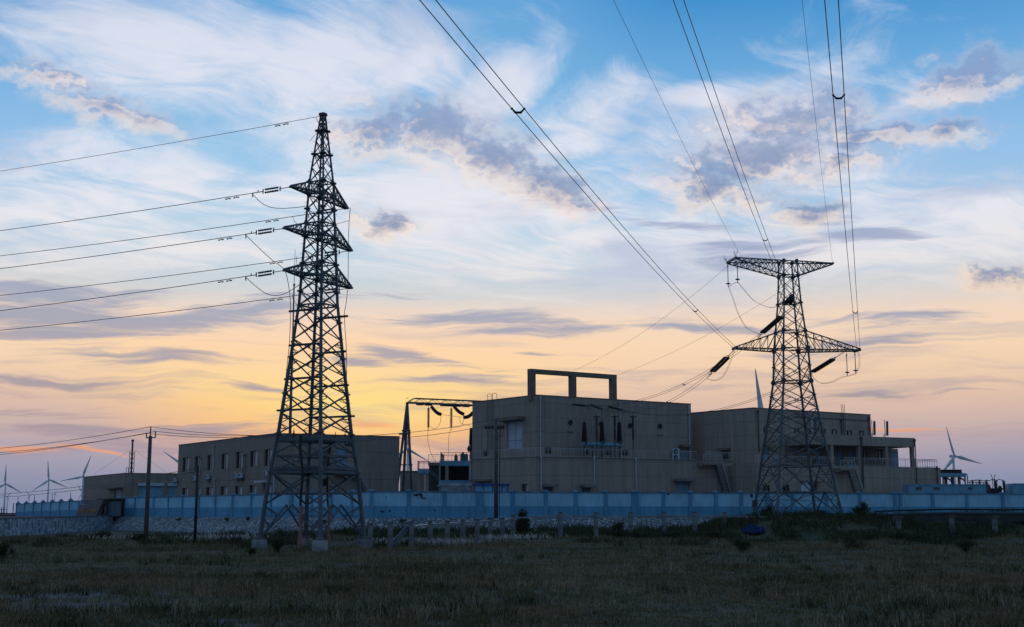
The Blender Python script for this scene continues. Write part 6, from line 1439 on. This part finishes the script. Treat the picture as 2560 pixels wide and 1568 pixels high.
def scatter(n, y0, y1, hmean, wid, per, spread):
    # more tufts per metre of view near the viewer
    y = y0+(y1-y0)*rng.random(n)**1.25; x = (rng.random(n)*2-1)*(y*.43+3)
    z = gzs(x, y); keep = []
    for i in range(n):
        b = bare(x[i], y[i]); pn = mnoise.noise(Vector((x[i]*.13, y[i]*.13, 4)))
        ins = inside(x[i], y[i]) or y[i] > wall_y(x[i])-(4.2 if x[i] < RV(1780).x else .4)
        keep.append((not ins) and rng.random() > b*1.15 and rng.random() < .62+.7*pn+.25)
    keep = np.array(keep); x, y, z = x[keep], y[keep], z[keep]; k = len(x)
    hv = np.array([.75+.75*max(-.5, mnoise.noise(Vector((a*.09, b*.09, 11)))) for a, b in zip(x, y)])
    xx = np.repeat(x, per)+rng.normal(0, spread, k*per); yy = np.repeat(y, per)+rng.normal(0, spread, k*per); z2 = np.repeat(z, per)
    roots.append(np.stack([xx, yy, z2-.02], 1)); hs.append(np.repeat(hv, per)*hmean*rng.uniform(.45, 1.35, k*per)); ws.append(np.full(k*per, wid)*rng.uniform(.7, 1.3, k*per))
scatter(19000, 29, 62, .25, .024, 9, .12)
scatter(17000, 58, 104, .26, .034, 7, .2)
scatter(9000, 100, 142, .36, .06, 6, .32)
V_, F_ = blades(np.concatenate(roots), np.concatenate(hs), np.concatenate(ws)); tri_mesh('grass', V_, F_, M['grass'])
# rank weeds at the foot of the stone bank, the mound and the posts
M['weed'] = leaf_mat('rank_weeds', (.040,.052,.022,1), (.06,.062,.03,1), (.03,.038,.016,1), .3)
roots.clear(); hs.clear(); ws.clear(); n = 14000
tq = at(1883, 1310, 126)
y = rng.uniform(103, 146, n); x = (rng.random(n)*2-1)*(y*.43+3); z = gzs(x, y); keep = []
for i in range(n):
    front = wall_y(x[i])-(4.6 if x[i] < RV(1780).x else .6)-y[i]
    den = mnoise.noise(Vector((x[i]*.16, y[i]*.22, 17)))+.5*mnoise.noise(Vector((x[i]*.5, y[i]*.5, 3)))
    if x[i] > 40 and 128 < y[i] or (16 < x[i] < 48 and 118.5 < y[i] < 142): den += .55
    if abs(x[i]-tq.x) < 2.0 and tq.y-6 < y[i] < tq.y+2: den = -9
    keep.append(front > -.4 and not inside(x[i], y[i]) and den > lerp(-.25, .45, min(1, max(0, front)/34)) and not (x[i] < drive_x(y[i])+1))
keep = np.array(keep); x, y, z = x[keep], y[keep], z[keep]; k = len(x); per = 9
hv = np.array([.4+.9*max(0, .4+mnoise.noise(Vector((a*.3, b*.3, 23)))) for a, b in zip(x, y)])
P0_ = np.stack([np.repeat(x, per)+rng.normal(0, .3, k*per), np.repeat(y, per)+rng.normal(0, .3, k*per), np.repeat(z, per)-.03], 1)
V_, F_ = blades(P0_, np.repeat(hv, per)*rng.uniform(.35, 1.1, k*per), rng.uniform(.05, .12, k*per), .7); tri_mesh('weeds', V_, F_, M['weed'])
# tall dry stems and dark tussocks standing out of the field
roots.clear(); n = 5200; y = 30+76*rng.random(n)**1.2; x = (rng.random(n)*2-1)*(y*.43+3); keep = []
for i in range(n): keep.append(mnoise.noise(Vector((x[i]*.2, y[i]*.3, 41)))+.6*mnoise.noise(Vector((x[i]*.7, y[i]*.9, 8))) > .22 and bare(x[i], y[i]) < .5)
keep = np.array(keep); x, y = x[keep], y[keep]; k = len(x); per = 5
P0_ = np.stack([np.repeat(x, per)+rng.normal(0, .16, k*per), np.repeat(y, per)+rng.normal(0, .16, k*per), np.repeat(gzs(x, y), per)-.02], 1)
M['straw'] = leaf_mat('dry_straw', (.25,.20,.13,1), (.32,.25,.17,1), (.14,.12,.07,1), .3)
V_, F_ = blades(P0_, rng.uniform(.3, .75, k*per), rng.uniform(.014, .026, k*per), .3); tri_mesh('dry_stems', V_, F_, M['straw'])
n = 2600; y = 30+80*rng.random(n)**1.2; x = (rng.random(n)*2-1)*(y*.43+3); keep = []
for i in range(n): keep.append(mnoise.noise(Vector((x[i]*.13, y[i]*.2, 61)))+.5*mnoise.noise(Vector((x[i]*.6, y[i]*.8, 12))) > .25)
keep = np.array(keep); x, y = x[keep], y[keep]; k = len(x); per = 14
P0_ = np.stack([np.repeat(x, per)+rng.normal(0, .2, k*per), np.repeat(y, per)+rng.normal(0, .2, k*per), np.repeat(gzs(x, y), per)-.02], 1)
V_, F_ = blades(P0_, rng.uniform(.2, .5, k*per), rng.uniform(.03, .06, k*per), .7); tri_mesh('tussock', V_, F_, M['weed'])
# pale plume grass
pr_ = []; ph = []
for px, py, rx, ry, n in [(1040,1367,4.2,.9,420),(1010,1365,2.0,.7,160),(1290,1350,3.2,.6,170),(1235,1349,2.6,.5,120),(575,1357,2.6,.6,170),(500,1348,1.8,.4,90),(620,1352,1.6,.4,60),(1120,1374,2.5,.5,70),(300,1322,3,.5,60)]:
    Y_ = 109 if py > 1360 else 117; c = at(px, py, Y_)
    x = c.x+rng.normal(0, .5, n)*rx; y = c.y+rng.normal(0, .5, n)*ry*1.2; pr_.append(np.stack([x, y, gzs(x, y)], 1)); ph.append(rng.uniform(.35, .65, n))
PR = np.concatenate(pr_); PH = np.concatenate(ph); n = len(PR)
V1, F1 = blades(PR, PH, np.full(n, .02), .25); V2, F2 = blades(PR+np.stack([np.zeros(n), np.zeros(n), PH*.7], 1)+rng.normal(0, .03, (n,3)), rng.uniform(.22, .4, n), np.full(n, .085), .9)
tri_mesh('plume_grass', np.concatenate([V1, V2]), np.concatenate([F1, F2+len(V1)]), M['plume'])
def shrub(name, label, c, h, w, nstem, nleaf, leaf=.16, cat='shrub', group=None, upright=.5):
    t = thing(name, label, cat, c, group); c = Vector(c); mb = MB(); tips = []
    for s in range(nstem):
        a = random.uniform(0, 6.28); r = random.random()**.5*w/2; e = c+Vector((math.cos(a)*r, math.sin(a)*r, h*random.uniform(.55, 1)*(1-.45*(r/(w/2))**2))); m_ = c.lerp(e, .5)+Vector((random.uniform(-.1,.1)*w, random.uniform(-.1,.1)*w, h*.08))
        mb.tube([c+Vector((random.uniform(-.06,.06)*w, random.uniform(-.06,.06)*w, -.1)), m_, e], [.012*h+.01, .008*h+.006, .004], 4); tips.append((m_, e))
    obj('stem', mb, M['bark'], t)
    P_ = []
    for i in range(nleaf):
        m_, e = random.choice(tips); f = random.random(); p = m_.lerp(e, f**.7) if random.random() < .8 else c.lerp(m_, random.uniform(.3,1)); P_.append((p.x+random.gauss(0,.09*w), p.y+random.gauss(0,.09*w), p.z+random.gauss(0,.06*h)))
    P_ = np.array(P_); P_[:,2] = np.maximum(P_[:,2], c.z+.02); H_ = rng.uniform(.6, 1.5, len(P_))*leaf; V_, F_ = blades(P_, H_, H_*.55, 1.5)
    mb2 = MB().add([tuple(v) for v in V_], [tuple(f) for f in F_]); obj('foliage', mb2, M['leaf'], t); return t
random.seed(5)
def gpt(px, py, Y_): p = at(px, py, Y_); return Vector((p.x, p.y, base_z(p.x, p.y)))
shrub('sapling', 'leafy young tree with drooping crown beside the concrete posts', gpt(1306, 1312, 126), 2.6, 1.9, 16, 1100, .22, 'tree')
shrub('shrub', 'pointed dark shrub against the wall behind the concrete posts', gpt(1547, 1312, 131), 1.9, 1.6, 12, 500, .16)
shrub('shrub', 'dark bush in the grass right in front of the near left tower footings', gpt(695, 1385, 95.5), 1.25, 1.0, 14, 420, .15)
BG = 'low dark bushes in the field'
for k, (px, py, Y_, h, w) in enumerate([(1545,1332,123,.9,2.2),(1596,1336,122.5,1.0,2.4),(1688,1341,121.5,.9,2.4),(1780,1340,121.5,.8,1.8),(2170,1350,117,.7,1.3),(2296,1350,117,.95,3.4),(2370,1354,115,.8,2.4),(2425,1347,118,1.0,3.6),(1857,1377,97,.95,1.5),(2125,1368,106,.9,1.0),(2415,1382,95,1.1,1.4),(628,1398,88,.5,.7),(345,1345,116,.7,1.6),(265,1315,131,.8,2.4),(8,1390,84,1.3,1.4),(1335,1338,122,.6,1.6),(1980,1345,120,.6,1.6),(2260,1342,119.5,.7,1.8)]):
    lab = ['bush at the foot of the mound below the pointed shrub','second bush from the left at the foot of the mound','third bush from the left at the foot of the mound','fourth bush from the left at the foot of the mound','small bush in the field right of the tarpaulin','wide bush below the left end of the pipe rail','bush below the pipe rail, between two wide bushes','widest bush, below the pipe rail near the right edge','loose weedy bush in the open field under the tarpaulin','thin weed clump in the open field right of the tarpaulin','tall ragged bush in the open field near the right edge','tiny bush in the grass left of the tower footings bush','dark bush at the foot of the concrete power pole','dark bush where the masonry wall meets the stone bank','dark bush cut by the left edge of the field','low bush behind the concrete posts below the sapling','low bush on the mound below the right tower','low bush just left of the wide bush at the rail'][k]
    shrub('bush', lab, gpt(px, py, Y_), h, w, 9, int(170*h*w)+110, .15, 'bush', BG)
for k, (px, py, Y_, h, w) in enumerate([(1912,1292,136.5,1.1,1.4),(1925,1291,137,1.7,.6),(2052,1293,137,.9,3.2),(2158,1292,139,1.9,1.9),(2110,1294,137,.5,2.6),(2200,1294,136,.6,2.2)]):
    lab = ['dark bush beside the near left leg of the right tower','thin upright weed right of the near left leg of the right tower','spreading bush between the right legs of the right tower','tall dark shrub against the wall right of the right tower','low scrub just right of the right tower','low scrub at the left end of the pipe rail'][k]
    shrub('bush', lab, gpt(px, py, Y_), h, w, 10, int(190*h*w)+120, .17, 'bush', 'scrub around the right tower')
for k, (px, py) in enumerate([(272,1305),(262,1311),(1000,1305),(640,1312),(592,1316),(842,1308),(508,1318),(470,1300)]):
    s_ = C0+dr*hit(px, 1290, C0, CR)[0] if px > 929 else CL.lerp(C0, max(.0, hit(px, 1290, CL, C0)[0]/(C0-CL).length)); d_ = (C0-CL).normalized() if px < 929 else dr; n_ = Vector((d_.y,-d_.x,0)); o_ = 1.2+.25*(k % 3); p_ = s_+n_*o_
    zf = base_z(s_.x+n_.x*4, s_.y+n_.y*4)-.2; tt = o_/4; z_ = lerp(PZ-.02, zf, max(0, (tt-.12)/.88))
    shrub('weed_tuft', '%s small weed tuft growing out of the stone bank, counted along its run' % ORD[k], V3(p_, z_), .6, .8, 6, 110, .13, 'weed', 'weeds on the stone bank')
# ------------------------------------------------------------------ air
hz = MB(); hz.box((0, 3400, 64), (7600, 7000, 140)); m, nt, b = newmat('haze'); nt.nodes.remove(b)
pv = nt.nodes.new('ShaderNodeVolumePrincipled'); pv.inputs['Color'].default_value = (.80, .86, .95, 1); pv.inputs['Density'].default_value = .000045; pv.inputs['Anisotropy'].default_value = 0
nt.links.new(pv.outputs[0], nt.nodes['Material Output'].inputs['Volume']); ho = obj('haze', hz, m); ho['kind'] = 'stuff'
scene.cycles.volume_bounces = 0
